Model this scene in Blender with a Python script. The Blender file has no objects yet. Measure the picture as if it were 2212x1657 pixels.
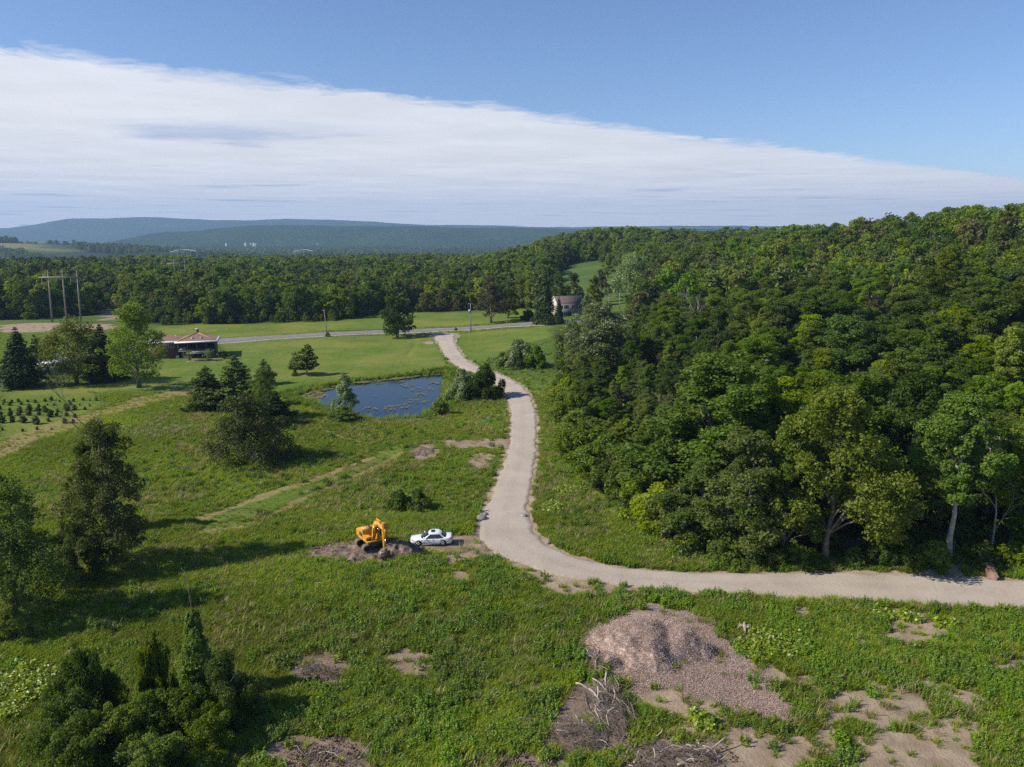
import bpy, math, random
import numpy as np
from mathutils import Vector, Matrix

# ------------------------------------------------------------------ camera, sky, sun, exposure
scene = bpy.context.scene
COL = scene.collection
CAM_Z = 36.0
PITCH = math.radians(11.02)
FOC = 1685.0                      # focal length in units of a 2212 wide picture
cam_d = bpy.data.cameras.new("camera")
cam_d.sensor_fit = 'HORIZONTAL'
cam_d.sensor_width = 36.0
cam_d.lens = 36.0 * FOC / 2212.0
cam_d.clip_start = 0.5
cam_d.clip_end = 60000.0
cam = bpy.data.objects.new("camera", cam_d)
COL.objects.link(cam)
cam.location = (0, 0, CAM_Z)
cam.rotation_euler = (math.pi / 2 - PITCH, 0, 0)
scene.camera = cam

SUN_EL = math.radians(38.0)
SUN_AZ = math.radians(12.0)       # light travels towards +X, turned this much towards +Y
sun_dir = Vector((math.cos(SUN_AZ) * math.cos(SUN_EL), math.sin(SUN_AZ) * math.cos(SUN_EL), -math.sin(SUN_EL)))
sun_l = bpy.data.lights.new("sun", 'SUN')
sun_l.energy = 4.6
sun_l.angle = math.radians(0.53)
sun_l.color = (1.0, 0.93, 0.80)
sun_o = bpy.data.objects.new("sun", sun_l)
COL.objects.link(sun_o)
sun_o.rotation_euler = sun_dir.to_track_quat('-Z', 'Y').to_euler()
sun_o.location = (-200, -40, 160)

world = bpy.data.worlds.new("World")
scene.world = world
world.use_nodes = True
wt = world.node_tree
wt.nodes.clear()


def nd(nt, typ, **kw):
    n = nt.nodes.new(typ)
    for k, v in kw.items():
        setattr(n, k, v)
    return n


def lk(nt, a, b):
    nt.links.new(a, b)


def mth(nt, op, a, b=None, c=None, clamp=False):
    n = nt.nodes.new('ShaderNodeMath')
    n.operation = op
    n.use_clamp = clamp
    for i, v in enumerate((a, b, c)):
        if v is None:
            continue
        if hasattr(v, 'links'):
            nt.links.new(v, n.inputs[i])
        else:
            n.inputs[i].default_value = v
    return n.outputs[0]


def mapr(nt, v, a, b, c=0.0, d=1.0, smooth=True):
    n = nt.nodes.new('ShaderNodeMapRange')
    n.interpolation_type = 'SMOOTHSTEP' if smooth else 'LINEAR'
    n.inputs['From Min'].default_value = a
    n.inputs['From Max'].default_value = b
    n.inputs['To Min'].default_value = c
    n.inputs['To Max'].default_value = d
    nt.links.new(v, n.inputs['Value'])
    return n.outputs['Result']


def mixc(nt, fac, a, b, blend='MIX'):
    n = nt.nodes.new('ShaderNodeMix')
    n.data_type = 'RGBA'
    n.blend_type = blend
    n.clamp_factor = True
    for i, v in ((0, fac), (6, a), (7, b)):
        if hasattr(v, 'links'):
            nt.links.new(v, n.inputs[i])
        elif i == 0:
            n.inputs[i].default_value = v
        else:
            n.inputs[i].default_value = (v[0], v[1], v[2], 1.0)
    return n.outputs[2]


def noise(nt, vec, scale, detail=4.0, rough=0.55, dist=0.0):
    n = nt.nodes.new('ShaderNodeTexNoise')
    n.inputs['Scale'].default_value = scale
    n.inputs['Detail'].default_value = detail
    n.inputs['Roughness'].default_value = rough
    n.inputs['Distortion'].default_value = dist
    if vec is not None:
        nt.links.new(vec, n.inputs['Vector'])
    return n.outputs['Fac']


sky = nd(wt, 'ShaderNodeTexSky', sky_type='NISHITA')
sky.sun_disc = False
sky.sun_elevation = SUN_EL
sky.sun_rotation = math.radians(270.0) - SUN_AZ
sky.altitude = 200.0
sky.air_density = 1.0
sky.dust_density = 0.1
sky.ozone_density = 3.0
SKY_STRENGTH = 0.09
# a high cloud sheet: a flat layer seen in perspective, with one straight frayed edge
tc = nd(wt, 'ShaderNodeTexCoord')
sx = nd(wt, 'ShaderNodeSeparateXYZ')
lk(wt, tc.outputs['Generated'], sx.inputs[0])
dz = mth(wt, 'MAXIMUM', sx.outputs[2], 0.008)
pxx = mth(wt, 'DIVIDE', sx.outputs[0], dz)
pyy = mth(wt, 'DIVIDE', sx.outputs[1], dz)
cx = nd(wt, 'ShaderNodeCombineXYZ')
lk(wt, pxx, cx.inputs[0])
lk(wt, pyy, cx.inputs[1])
# along / across the edge of the sheet
al = mth(wt, 'MULTIPLY_ADD', pyy, 0.655, mth(wt, 'MULTIPLY', pxx, 0.756))
ac = mth(wt, 'MULTIPLY_ADD', pyy, 0.756, mth(wt, 'MULTIPLY_ADD', pxx, -0.655, -5.25))
ca = nd(wt, 'ShaderNodeCombineXYZ')
lk(wt, al, ca.inputs[0])
lk(wt, ac, ca.inputs[1])
n1 = noise(wt, ca.outputs[0], 0.35, 3, 0.5)
n2 = noise(wt, ca.outputs[0], 2.6, 7, 0.68, 0.6)
edge = mth(wt, 'ADD', ac, mth(wt, 'MULTIPLY', mth(wt, 'SUBTRACT', n1, 0.5), 0.9))
edge = mth(wt, 'ADD', edge, mth(wt, 'MULTIPLY', mth(wt, 'SUBTRACT', n2, 0.5), 1.1))
wsp = mapr(wt, noise(wt, ca.outputs[0], 0.7, 5, 0.6), 0.35, 0.7, 0.16, 0.75)
mask = mth(wt, 'POWER', mth(wt, 'DIVIDE', mth(wt, 'ADD', edge, 0.10), wsp, clamp=True), 0.8)
body = mapr(wt, edge, 0.0, 3.0, 0.90, 1.0)
# thin lens-shaped gaps in the sheet
stv = nd(wt, 'ShaderNodeMapping')
stv.inputs['Scale'].default_value = (0.30, 0.42, 1.0)
stv.inputs['Location'].default_value = (3.1, 1.7, 0)
lk(wt, cx.outputs[0], stv.inputs['Vector'])
n3 = noise(wt, stv.outputs[0], 0.62, 5, 0.55, 0.3)
gap = mth(wt, 'MULTIPLY', mapr(wt, n3, 0.57, 0.68, 0.0, 0.9), mapr(wt, ac, 1.2, 3.0))
mask = mth(wt, 'MULTIPLY', mask, body)
n4 = noise(wt, cx.outputs[0], 0.5, 6, 0.6)
wisp = mapr(wt, n4, 0.3, 0.75, 0.90, 1.05)
K = 1.0 / SKY_STRENGTH
ccol = mixc(wt, gap, (0.655 * K, 0.655 * K, 0.675 * K), (0.38 * K, 0.44 * K, 0.57 * K))      # thin places in the sheet let the blue through
cm = nd(wt, 'ShaderNodeVectorMath', operation='SCALE')
lk(wt, ccol, cm.inputs[0])
lk(wt, wisp, cm.inputs[3])
tone = mixc(wt, 1.0, sky.outputs[0], (0.84, 0.90, 1.07), 'MULTIPLY')      # white balance of the clear sky
skyc = mixc(wt, mask, tone, cm.outputs[0])
bg = nd(wt, 'ShaderNodeBackground')
bg.inputs['Strength'].default_value = SKY_STRENGTH
lk(wt, skyc, bg.inputs['Color'])
wo = nd(wt, 'ShaderNodeOutputWorld')
lk(wt, bg.outputs[0], wo.inputs['Surface'])

scene.view_settings.view_transform = 'Standard'
scene.view_settings.look = 'None'
scene.view_settings.gamma = 1.0
scene.view_settings.exposure = 0.48
scene.view_settings.use_curve_mapping = False
scene.render.engine = 'CYCLES'
scene.cycles.max_bounces = 6
scene.cycles.diffuse_bounces = 3
scene.cycles.glossy_bounces = 3
scene.cycles.transmission_bounces = 4
scene.cycles.transparent_max_bounces = 6
scene.cycles.volume_bounces = 0
scene.cycles.use_denoising = False
try:
    scene.cycles.denoiser = 'OPENIMAGEDENOISE'
    scene.cycles.denoising_prefilter = 'ACCURATE'
except Exception:
    pass
scene.cycles.sample_clamp_indirect = 4.0

rng = np.random.default_rng(7)
random.seed(7)

# ------------------------------------------------------------------ numbers: noise, polygons, terrain


def _hash(ix, iy, seed):
    h = (ix.astype(np.int64) * 374761393 + iy.astype(np.int64) * 668265263 + seed * 974711) & 0xffffffff
    h = ((h ^ (h >> 13)) * 1274126177) & 0xffffffff
    h = (h ^ (h >> 16)) & 0xffffffff
    return h.astype(np.float64) / 4294967295.0


def vnoise(x, y, seed=0):
    x = np.asarray(x, float)
    y = np.asarray(y, float)
    ix = np.floor(x)
    iy = np.floor(y)
    fx = x - ix
    fy = y - iy
    fx = fx * fx * (3 - 2 * fx)
    fy = fy * fy * (3 - 2 * fy)
    a = _hash(ix, iy, seed)
    b = _hash(ix + 1, iy, seed)
    c = _hash(ix, iy + 1, seed)
    d = _hash(ix + 1, iy + 1, seed)
    return (a * (1 - fx) + b * fx) * (1 - fy) + (c * (1 - fx) + d * fx) * fy


def fbm(x, y, octv=4, seed=0):
    s = 0.0
    a = 0.5
    t = 0.0
    for i in range(octv):
        s = s + a * vnoise(np.asarray(x) * 2 ** i + 17.3 * i, np.asarray(y) * 2 ** i - 9.1 * i, seed + i)
        t += a
        a *= 0.5
    return s / t


def sstep(v, a=0.0, b=1.0):
    t = np.clip((np.asarray(v, float) - a) / (b - a), 0, 1)
    return t * t * (3 - 2 * t)


def sd_poly(x, y, poly):
    """signed distance, negative inside"""
    P = np.asarray(poly, float)
    x = np.asarray(x, float)
    y = np.asarray(y, float)
    d2 = np.full(x.shape, 1e30)
    ins = np.zeros(x.shape, bool)
    n = len(P)
    for i in range(n):
        a = P[i]
        b = P[(i + 1) % n]
        e = b - a
        t = np.clip(((x - a[0]) * e[0] + (y - a[1]) * e[1]) / max(e @ e, 1e-9), 0, 1)
        d2 = np.minimum(d2, (x - a[0] - t * e[0]) ** 2 + (y - a[1] - t * e[1]) ** 2)
        c = (a[1] > y) != (b[1] > y)
        with np.errstate(divide='ignore', invalid='ignore'):
            xi = (b[0] - a[0]) * (y - a[1]) / (b[1] - a[1] + 1e-12) + a[0]
        ins ^= c & (x < xi)
    d = np.sqrt(d2)
    return np.where(ins, -d, d)


def d_line(x, y, pts):
    P = np.asarray(pts, float)
    d2 = np.full(np.shape(x), 1e30)
    for i in range(len(P) - 1):
        a = P[i]
        e = P[i + 1] - a
        t = np.clip(((x - a[0]) * e[0] + (y - a[1]) * e[1]) / max(e @ e, 1e-9), 0, 1)
        d2 = np.minimum(d2, (x - a[0] - t * e[0]) ** 2 + (y - a[1] - t * e[1]) ** 2)
    return np.sqrt(d2)


def view_ray(u, v):
    a = (u - 1106.0) / FOC
    c = -(v - 828.5) / FOC
    return (a, math.cos(PITCH) + math.sin(PITCH) * c, -math.sin(PITCH) + math.cos(PITCH) * c)


def on_plane(u, v, z):
    r = view_ray(u, v)
    t = (z - CAM_Z) / r[2]
    return (r[0] * t, r[1] * t)


POND_Z = -0.55
POND = [on_plane(u, v, POND_Z) for u, v in
        [(641, 858), (668, 846), (705, 838), (742, 829), (790, 824), (850, 817), (905, 812), (956, 808), (962, 822),
         (958, 848), (950, 872), (930, 890), (895, 904), (850, 908), (800, 906), (762, 897), (715, 884), (680, 872)]]


def H(x, y):
    x = np.asarray(x, float)
    y = np.asarray(y, float)
    und = 1.3 * (fbm(x / 55, y / 55, 2, 3) - 0.5) + 0.5 * (fbm(x / 14, y / 14, 2, 9) - 0.5)
    sd = sd_poly(x, y, POND)
    und = und * sstep(sd, 2, 25)
    h = und
    h = h + 31.0 * np.exp(-(((x - 210) / 130) ** 2 + ((y - 330) / 150) ** 2))
    h = h + 25 * sstep((y - 320) / 420) * sstep((x + 40) / 120) * (1 - 0.6 * sstep((y - 900) / 900))
    r = np.hypot(x, y)
    h = h - 62 * sstep(r, 430, 2700)
    h = h + 66 * np.exp(-(((x + 1560) / 620) ** 2 + ((y - 2350) / 420) ** 2))
    # the pond's basin
    s = sstep(sd, 0.0, 7.0)
    shore = POND_Z + 0.04
    h = np.where(sd > 0, h * s + shore * (1 - s), shore + np.maximum(sd * 0.3, -1.6))
    # spoil and low bank round the digger, shallow hole by the bucket
    return h


def H1(x, y):
    return float(H(np.array([x]), np.array([y]))[0])


def G(u, v):
    """the point of the terrain met by one sight line of the survey photograph"""
    r = np.array(view_ray(u, v))
    t = np.concatenate([np.arange(30, 400, 0.5), np.arange(400, 4000, 5.0)])
    x, y, z = r[0] * t, r[1] * t, CAM_Z + r[2] * t
    k = np.argmax(z < H(x, y))
    if k == 0:
        k = len(t) - 1
    a, b = t[max(k - 1, 0)], t[k]
    for _ in range(18):
        m = 0.5 * (a + b)
        if CAM_Z + r[2] * m < H1(r[0] * m, r[1] * m):
            b = m
        else:
            a = m
    return (r[0] * b, r[1] * b)


def GL(*pts):
    return [G(u, v) for u, v in pts]


def pxm(x, y):
    """metres per picture unit (2212 wide) at a ground point"""
    return (y * math.cos(PITCH) + (CAM_Z) * math.sin(PITCH)) / FOC


# ------------------------------------------------------------------ mesh helpers


def make_mesh(name, V, F, mats=(), smooth=False, attrs=None, midx=None):
    """V (n,3); F: list of arrays (k, 3 or 4)"""
    me = bpy.data.meshes.new(name)
    V = np.asarray(V, np.float32)
    if not isinstance(F, list):
        F = [F]
    F = [np.asarray(f, np.int32) for f in F if len(f)]
    nl = sum(f.size for f in F)
    nf = sum(len(f) for f in F)
    me.vertices.add(len(V))
    me.vertices.foreach_set('co', V.ravel())
    me.loops.add(nl)
    me.loops.foreach_set('vertex_index', np.concatenate([f.ravel() for f in F]) if F else np.zeros(0, np.int32))
    me.polygons.add(nf)
    tot = np.concatenate([np.full(len(f), f.shape[1], np.int32) for f in F])
    st = np.concatenate([[0], np.cumsum(tot)[:-1]]).astype(np.int32)
    me.polygons.foreach_set('loop_start', st)
    me.polygons.foreach_set('loop_total', tot)
    if midx is not None:
        me.polygons.foreach_set('material_index', np.asarray(midx, np.int32))
    if smooth:
        me.polygons.foreach_set('use_smooth', np.ones(nf, bool))
    for m in mats:
        me.materials.append(m)
    if attrs:
        for k, (typ, data) in attrs.items():
            at = me.attributes.new(k, typ, 'POINT')
            if typ == 'FLOAT_COLOR':
                at.data.foreach_set('color', np.asarray(data, np.float32).ravel())
            else:
                at.data.foreach_set('value', np.asarray(data, np.float32 if typ == 'FLOAT' else np.int32).ravel())
    me.update(calc_edges=True)
    me.validate()
    return me


def tag(o, label=None, cat=None, group=None, kind=None):
    if label:
        o['label'] = label
    if cat:
        o['category'] = cat
    if group:
        o['group'] = group
    if kind:
        o['kind'] = kind
    return o


def put(name, me, parent=None, loc=(0, 0, 0), rz=0.0, sc=1.0):
    o = bpy.data.objects.new(name, me)
    COL.objects.link(o)
    o.parent = parent
    o.location = loc
    o.rotation_euler = (0, 0, rz)
    o.scale = (sc, sc, sc) if np.isscalar(sc) else sc
    return o


def empty(name, loc, rz=0.0, sc=1.0, rot=None):
    o = bpy.data.objects.new(name, None)
    COL.objects.link(o)
    o.empty_display_size = 0.3
    o.location = loc
    o.rotation_euler = rot if rot else (0, 0, rz)
    o.scale = (sc, sc, sc) if np.isscalar(sc) else sc
    return o


class MB:
    """collects shapes into one mesh"""

    def __init__(self):
        self.V = []
        self.Q = []
        self.T = []
        self.n = 0

    def add(self, V, Q=(), T=()):
        V = np.asarray(V, float).reshape(-1, 3)
        if len(Q):
            self.Q.append(np.asarray(Q, int) + self.n)
        if len(T):
            self.T.append(np.asarray(T, int) + self.n)
        self.V.append(V)
        self.n += len(V)
        return self

    def box(self, c, s, M=None, taper=(1, 1)):
        hx, hy, hz = s[0] / 2, s[1] / 2, s[2] / 2
        tx, ty = taper
        V = np.array([(-hx, -hy, -hz), (hx, -hy, -hz), (hx, hy, -hz), (-hx, hy, -hz),
                      (-hx * tx, -hy * ty, hz), (hx * tx, -hy * ty, hz), (hx * tx, hy * ty, hz), (-hx * tx, hy * ty, hz)])
        if M is not None:
            V = V @ np.array(M.to_3x3()).T
        V = V + np.array(c)
        return self.add(V, [(0, 3, 2, 1), (4, 5, 6, 7), (0, 1, 5, 4), (1, 2, 6, 5), (2, 3, 7, 6), (3, 0, 4, 7)])

    def prism(self, prof, axis, a, b):
        """polygon prof in the two other axes, extruded along axis from a to b"""
        n = len(prof)
        V = []
        for w in (a, b):
            for p in prof:
                if axis == 'y':
                    V.append((p[0], w, p[1]))
                elif axis == 'x':
                    V.append((w, p[0], p[1]))
                else:
                    V.append((p[0], p[1], w))
        Q = [(i, (i + 1) % n, n + (i + 1) % n, n + i) for i in range(n)]
        base = self.n
        self.add(V, Q)
        if n == 3:
            self.T.append(np.array([(2, 1, 0), (3, 4, 5)]) + base)
        elif n == 4:
            self.Q.append(np.array([(3, 2, 1, 0), (4, 5, 6, 7)]) + base)
        else:
            # ear clip by fan about the centroid
            c = np.mean(np.array(V[:n]), axis=0)
            c2 = np.mean(np.array(V[n:]), axis=0)
            k = self.n
            self.add([c, c2])
            self.T.append(np.array([(base + (i + 1) % n, base + i, k) for i in range(n)]))
            self.T.append(np.array([(base + n + i, base + n + (i + 1) % n, k + 1) for i in range(n)]))
        return self

    def tube(self, pts, rad, sides=6, caps=True):
        P = np.asarray(pts, float)
        n = len(P)
        R = np.broadcast_to(np.asarray(rad, float), (n,))
        T = np.gradient(P, axis=0)
        T /= np.linalg.norm(T, axis=1, keepdims=True) + 1e-9
        ref = np.array([0, 0, 1.0]) if abs(T[0][2]) < 0.9 else np.array([1.0, 0, 0])
        V = []
        for i in range(n):
            u = np.cross(T[i], ref)
            u /= np.linalg.norm(u) + 1e-9
            w = np.cross(T[i], u)
            for k in range(sides):
                a = 2 * math.pi * k / sides
                V.append(P[i] + R[i] * (math.cos(a) * u + math.sin(a) * w))
        Q = [(i * sides + k, i * sides + (k + 1) % sides, (i + 1) * sides + (k + 1) % sides, (i + 1) * sides + k)
             for i in range(n - 1) for k in range(sides)]
        Tt = []
        if caps:
            V.append(P[0])
            V.append(P[-1])
            m = n * sides
            Tt = [(k, m, (k + 1) % sides) for k in range(sides)] + \
                 [((n - 1) * sides + k, (n - 1) * sides + (k + 1) % sides, m + 1) for k in range(sides)]
        return self.add(V, Q, Tt)

    def cyl(self, c, axis, r, L, sides=16):
        d = np.array({'x': (1, 0, 0), 'y': (0, 1, 0), 'z': (0, 0, 1)}[axis], float)
        c = np.array(c, float)
        return self.tube([c - d * L / 2, c + d * L / 2], r, sides)

    def grid(self, A, close=False):
        """A (m,n,3) lofted"""
        A = np.asarray(A, float)
        m, n = A.shape[:2]
        Q = [(i * n + j, i * n + (j + 1) % n, (i + 1) * n + (j + 1) % n, (i + 1) * n + j)
             for i in range(m - 1) for j in range(n if close else n - 1)]
        return self.add(A.reshape(-1, 3), Q)

    def mesh(self, name, mat, smooth=False):
        F = []
        if self.Q:
            F.append(np.concatenate(self.Q))
        if self.T:
            F.append(np.concatenate(self.T))
        return make_mesh(name, np.concatenate(self.V), F, [mat] if mat else [], smooth)

    def build(self, name, mat, parent=None, smooth=False, bevel=0.0, loc=(0, 0, 0), rz=0.0):
        o = put(name, self.mesh(name, mat, smooth), parent, loc, rz)
        if bevel:
            b = o.modifiers.new('bevel', 'BEVEL')
            b.width = bevel
            b.segments = 2
            b.limit_method = 'ANGLE'
        return o


# ------------------------------------------------------------------ materials


def new_mat(name):
    m = bpy.data.materials.new(name)
    m.use_nodes = True
    nt = m.node_tree
    nt.nodes.clear()
    out = nt.nodes.new('ShaderNodeOutputMaterial')
    return m, nt, out


def plain(name, col, rough=0.6, metal=0.0, var=0.12, vscale=3.0, bump=0.0, bscale=20.0, coat=0.0, spec=0.5):
    m, nt, out = new_mat(name)
    p = nt.nodes.new('ShaderNodeBsdfPrincipled')
    g = nt.nodes.new('ShaderNodeTexCoord')
    f = noise(nt, g.outputs['Object'], vscale, 5)
    c = mixc(nt, mapr(nt, f, 0.3, 0.7), tuple(x * (1 - var) for x in col), tuple(min(1, x * (1 + var)) for x in col))
    lk(nt, c, p.inputs['Base Color'])
    p.inputs['Roughness'].default_value = rough
    p.inputs['Metallic'].default_value = metal
    p.inputs['Specular IOR Level'].default_value = spec
    if coat:
        p.inputs['Coat Weight'].default_value = coat
        p.inputs['Coat Roughness'].default_value = 0.06
    if bump:
        b = nt.nodes.new('ShaderNodeBump')
        b.inputs['Strength'].default_value = bump
        b.inputs['Distance'].default_value = 0.05
        lk(nt, noise(nt, g.outputs['Object'], bscale, 6), b.inputs['Height'])
        lk(nt, b.outputs[0], p.inputs['Normal'])
    lk(nt, p.outputs[0], out.inputs['Surface'])
    return m


def foliage(name, ca, cb, trans=0.46, objvar=0.38, gloss=0.012, inst=False, hue=0.0):
    """leaf cards: colour runs ca..cb leaf by leaf and shifts a little from plant to plant"""
    m, nt, out = new_mat(name)
    at = nt.nodes.new('ShaderNodeAttribute')
    at.attribute_name = 'tint'
    oi = nt.nodes.new('ShaderNodeObjectInfo')
    c = mixc(nt, at.outputs['Fac'], ca, cb)
    if inst:
        ai = nt.nodes.new('ShaderNodeAttribute')
        ai.attribute_type = 'INSTANCER'
        ai.attribute_name = 'ptint'
        rnd = ai.outputs['Fac']
    else:
        rnd = oi.outputs['Random']
    hs = nt.nodes.new('ShaderNodeHueSaturation')
    lk(nt, c, hs.inputs['Color'])
    lk(nt, mth(nt, 'MULTIPLY_ADD', rnd, 2 * objvar, 1 - objvar), hs.inputs['Value'])
    r2 = mth(nt, 'FRACT', mth(nt, 'MULTIPLY', rnd, 7.31))
    lk(nt, mth(nt, 'MULTIPLY_ADD', r2, 0.026 + hue, 0.489 - hue / 2), hs.inputs['Hue'])
    r3 = mth(nt, 'FRACT', mth(nt, 'MULTIPLY', rnd, 13.7))
    lk(nt, mth(nt, 'MULTIPLY_ADD', r3, 0.20, 0.96), hs.inputs['Saturation'])
    col = hs.outputs[0]
    df = nt.nodes.new('ShaderNodeBsdfDiffuse')
    lk(nt, col, df.inputs['Color'])
    tr = nt.nodes.new('ShaderNodeBsdfTranslucent')
    lk(nt, mixc(nt, 1.0, col, (1.25, 1.2, 0.6), 'MULTIPLY'), tr.inputs['Color'])
    mx = nt.nodes.new('ShaderNodeMixShader')
    mx.inputs[0].default_value = trans
    lk(nt, df.outputs[0], mx.inputs[1])
    lk(nt, tr.outputs[0], mx.inputs[2])
    res = mx.outputs[0]
    if gloss:
        gl = nt.nodes.new('ShaderNodeBsdfGlossy')
        gl.inputs['Roughness'].default_value = 0.45
        gl.inputs['Color'].default_value = (0.9, 0.95, 0.9, 1)
        m2 = nt.nodes.new('ShaderNodeMixShader')
        m2.inputs[0].default_value = gloss
        lk(nt, res, m2.inputs[1])
        lk(nt, gl.outputs[0], m2.inputs[2])
        res = m2.outputs[0]
    lk(nt, res, out.inputs['Surface'])
    return m


# ------------------------------------------------------------------ scattering of uncountable plants


def scatter(name, pts, protos, rz, sc, tint, label, cat, tilt=None, idx=None):
    """one object of kind stuff: a cloud of points that carries copies of the given meshes"""
    pts = np.asarray(pts, np.float32)
    n = len(pts)
    me = bpy.data.meshes.new(name)
    me.vertices.add(n)
    me.vertices.foreach_set('co', pts.ravel())

    def fa(k, typ, d):
        a = me.attributes.new(k, typ, 'POINT')
        a.data.foreach_set('value', np.asarray(d, np.int32 if typ == 'INT' else np.float32))

    fa('p_rz', 'FLOAT', rz)
    fa('p_tx', 'FLOAT', tilt if tilt is not None else np.zeros(n))
    fa('p_sc', 'FLOAT', sc)
    fa('ptint', 'FLOAT', tint)
    fa('p_ix', 'INT', idx if idx is not None else rng.integers(0, len(protos), n))
    o = put(name, me)
    tag(o, label, cat, kind='stuff')
    ng = bpy.data.node_groups.new(name, 'GeometryNodeTree')
    ng.interface.new_socket('Geometry', in_out='INPUT', socket_type='NodeSocketGeometry')
    ng.interface.new_socket('Geometry', in_out='OUTPUT', socket_type='NodeSocketGeometry')
    gi = ng.nodes.new('NodeGroupInput')
    go = ng.nodes.new('NodeGroupOutput')
    iop = ng.nodes.new('GeometryNodeInstanceOnPoints')
    jn = ng.nodes.new('GeometryNodeJoinGeometry')
    for pm in protos:
        po = bpy.data.objects.new(name + '_kind', pm)
        oi = ng.nodes.new('GeometryNodeObjectInfo')
        oi.inputs['Object'].default_value = po
        oi.inputs['As Instance'].default_value = False
        gt = ng.nodes.new('GeometryNodeGeometryToInstance')
        ng.links.new(oi.outputs['Geometry'], gt.inputs[0])
        ng.links.new(gt.outputs[0], jn.inputs[0])

    def na(k, typ):
        a = ng.nodes.new('GeometryNodeInputNamedAttribute')
        a.data_type = typ
        a.inputs['Name'].default_value = k
        return a.outputs[0]

    cb = ng.nodes.new('ShaderNodeCombineXYZ')
    ng.links.new(na('p_tx', 'FLOAT'), cb.inputs[0])
    ng.links.new(na('p_rz', 'FLOAT'), cb.inputs[2])
    ng.links.new(gi.outputs[0], iop.inputs['Points'])
    ng.links.new(jn.outputs[0], iop.inputs['Instance'])
    iop.inputs['Pick Instance'].default_value = True
    ng.links.new(na('p_ix', 'INT'), iop.inputs['Instance Index'])
    e2r = ng.nodes.new('FunctionNodeEulerToRotation')
    ng.links.new(cb.outputs[0], e2r.inputs[0])
    ng.links.new(e2r.outputs[0], iop.inputs['Rotation'])
    ng.links.new(na('p_sc', 'FLOAT'), iop.inputs['Scale'])
    ng.links.new(iop.outputs[0], go.inputs[0])
    md = o.modifiers.new('scatter', 'NODES')
    md.node_group = ng
    return o

# ------------------------------------------------------------------ land use, in metres on the ground
DRIVE_C = GL((2420, 1306), (2330, 1297), (2212, 1284), (2100, 1277), (2000, 1272), (1900, 1268), (1800, 1265), (1700, 1264), (1600, 1262),
             (1500, 1259), (1420, 1253), (1340, 1245), (1270, 1234), (1200, 1216), (1140, 1192), (1103, 1165), (1090, 1130),
             (1096, 1090), (1110, 1045), (1124, 990), (1130, 940), (1130, 895), (1121, 857), (1100, 833), (1062, 811),
             (1015, 793), (988, 776), (973, 755), (964, 738), (957, 722))
DRIVE_W = [6.6, 6.6, 6.6, 6.5, 6.4, 6.2, 6.0, 5.7, 5.3, 5.0, 4.9, 5.0, 5.2, 5.8, 6.6, 7.0, 6.6, 5.6, 5.2, 4.9, 4.7, 4.9, 5.4, 5.2, 4.7,
           4.6, 4.9, 5.0, 5.4, 8.5]
ROAD_C = GL((120, 771), (300, 753), (480, 737), (600, 729), (720, 722), (850, 717), (960, 713), (1080, 705), (1200, 697), (1330, 687), (1500, 672))
ROAD_C = [(p[0], p[1]) for p in ROAD_C]


def resample(pts, w, step):
    P = np.asarray(pts, float)
    W = np.asarray(w, float)
    # Catmull-Rom
    out = []
    ow = []
    n = len(P)
    for i in range(n - 1):
        p0, p1, p2, p3 = P[max(i - 1, 0)], P[i], P[i + 1], P[min(i + 2, n - 1)]
        L = np.linalg.norm(p2 - p1)
        k = max(2, int(L / step))
        for j in range(k):
            t = j / k
            out.append(0.5 * (2 * p1 + (p2 - p0) * t + (2 * p0 - 5 * p1 + 4 * p2 - p3) * t * t + (3 * p1 - p0 - 3 * p2 + p3) * t ** 3))
            ow.append(W[i] * (1 - t) + W[i + 1] * t)
    out.append(P[-1])
    ow.append(W[-1])
    out = np.array(out)
    # light smoothing
    for _ in range(6):
        out[1:-1] = 0.25 * out[:-2] + 0.5 * out[1:-1] + 0.25 * out[2:]
    return out, np.array(ow)


DR_P, DR_W = resample(DRIVE_C, [w * 1.07 for w in DRIVE_W], 0.8)
RD_P, RD_W = resample(ROAD_C, [7.0] * len(ROAD_C), 4.0)


def drive_sd(x, y):
    """distance beyond the edge of the drive (negative on it)"""
    x = np.asarray(x, float)
    y = np.asarray(y, float)
    out = np.full(x.shape, 1e9)
    sel = (x > -40) & (x < 90) & (y > 50) & (y < 300)
    if sel.any():
        xs, ys = x[sel], y[sel]
        P, W = DR_P[::3], DR_W[::3]
        best = np.full(xs.shape, 1e9)
        for i in range(len(P)):
            best = np.minimum(best, np.hypot(xs - P[i, 0], ys - P[i, 1]) - W[i] / 2)
        out[sel] = best
    return out


def road_d(x, y):
    return d_line(x, y, RD_P[::6])


FIELD = GL((2420, 1240), (2212, 1214), (1900, 1208), (1640, 1213), (1510, 1205), (1462, 1164), (1394, 1108), (1316, 1053), (1258, 996),
           (1222, 928), (1212, 858), (1206, 800), (1200, 745), (1212, 722), (1320, 706), (1420, 690), (1380, 650), (1370, 615), (1335, 578), (1290, 563),
           (1235, 573), (1192, 600), (1187, 640), (1180, 668), (1100, 667), (1000, 672), (900, 676), (830, 672), (760, 690), (600, 698),
           (345, 703), (290, 694), (262, 666), (222, 660), (205, 680), (100, 687), (0, 692), (-500, 700))
FIELD = FIELD + [(-600, FIELD[-1][1]), (-600, -400), (500, -400), (500, 40), (200, 62)]
FAR_FIELD = [(-1700, 2120), (-1260, 2100), (-1170, 2190), (-1320, 2330), (-1700, 2400), (-2100, 2380), (-2200, 2200)]

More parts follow.
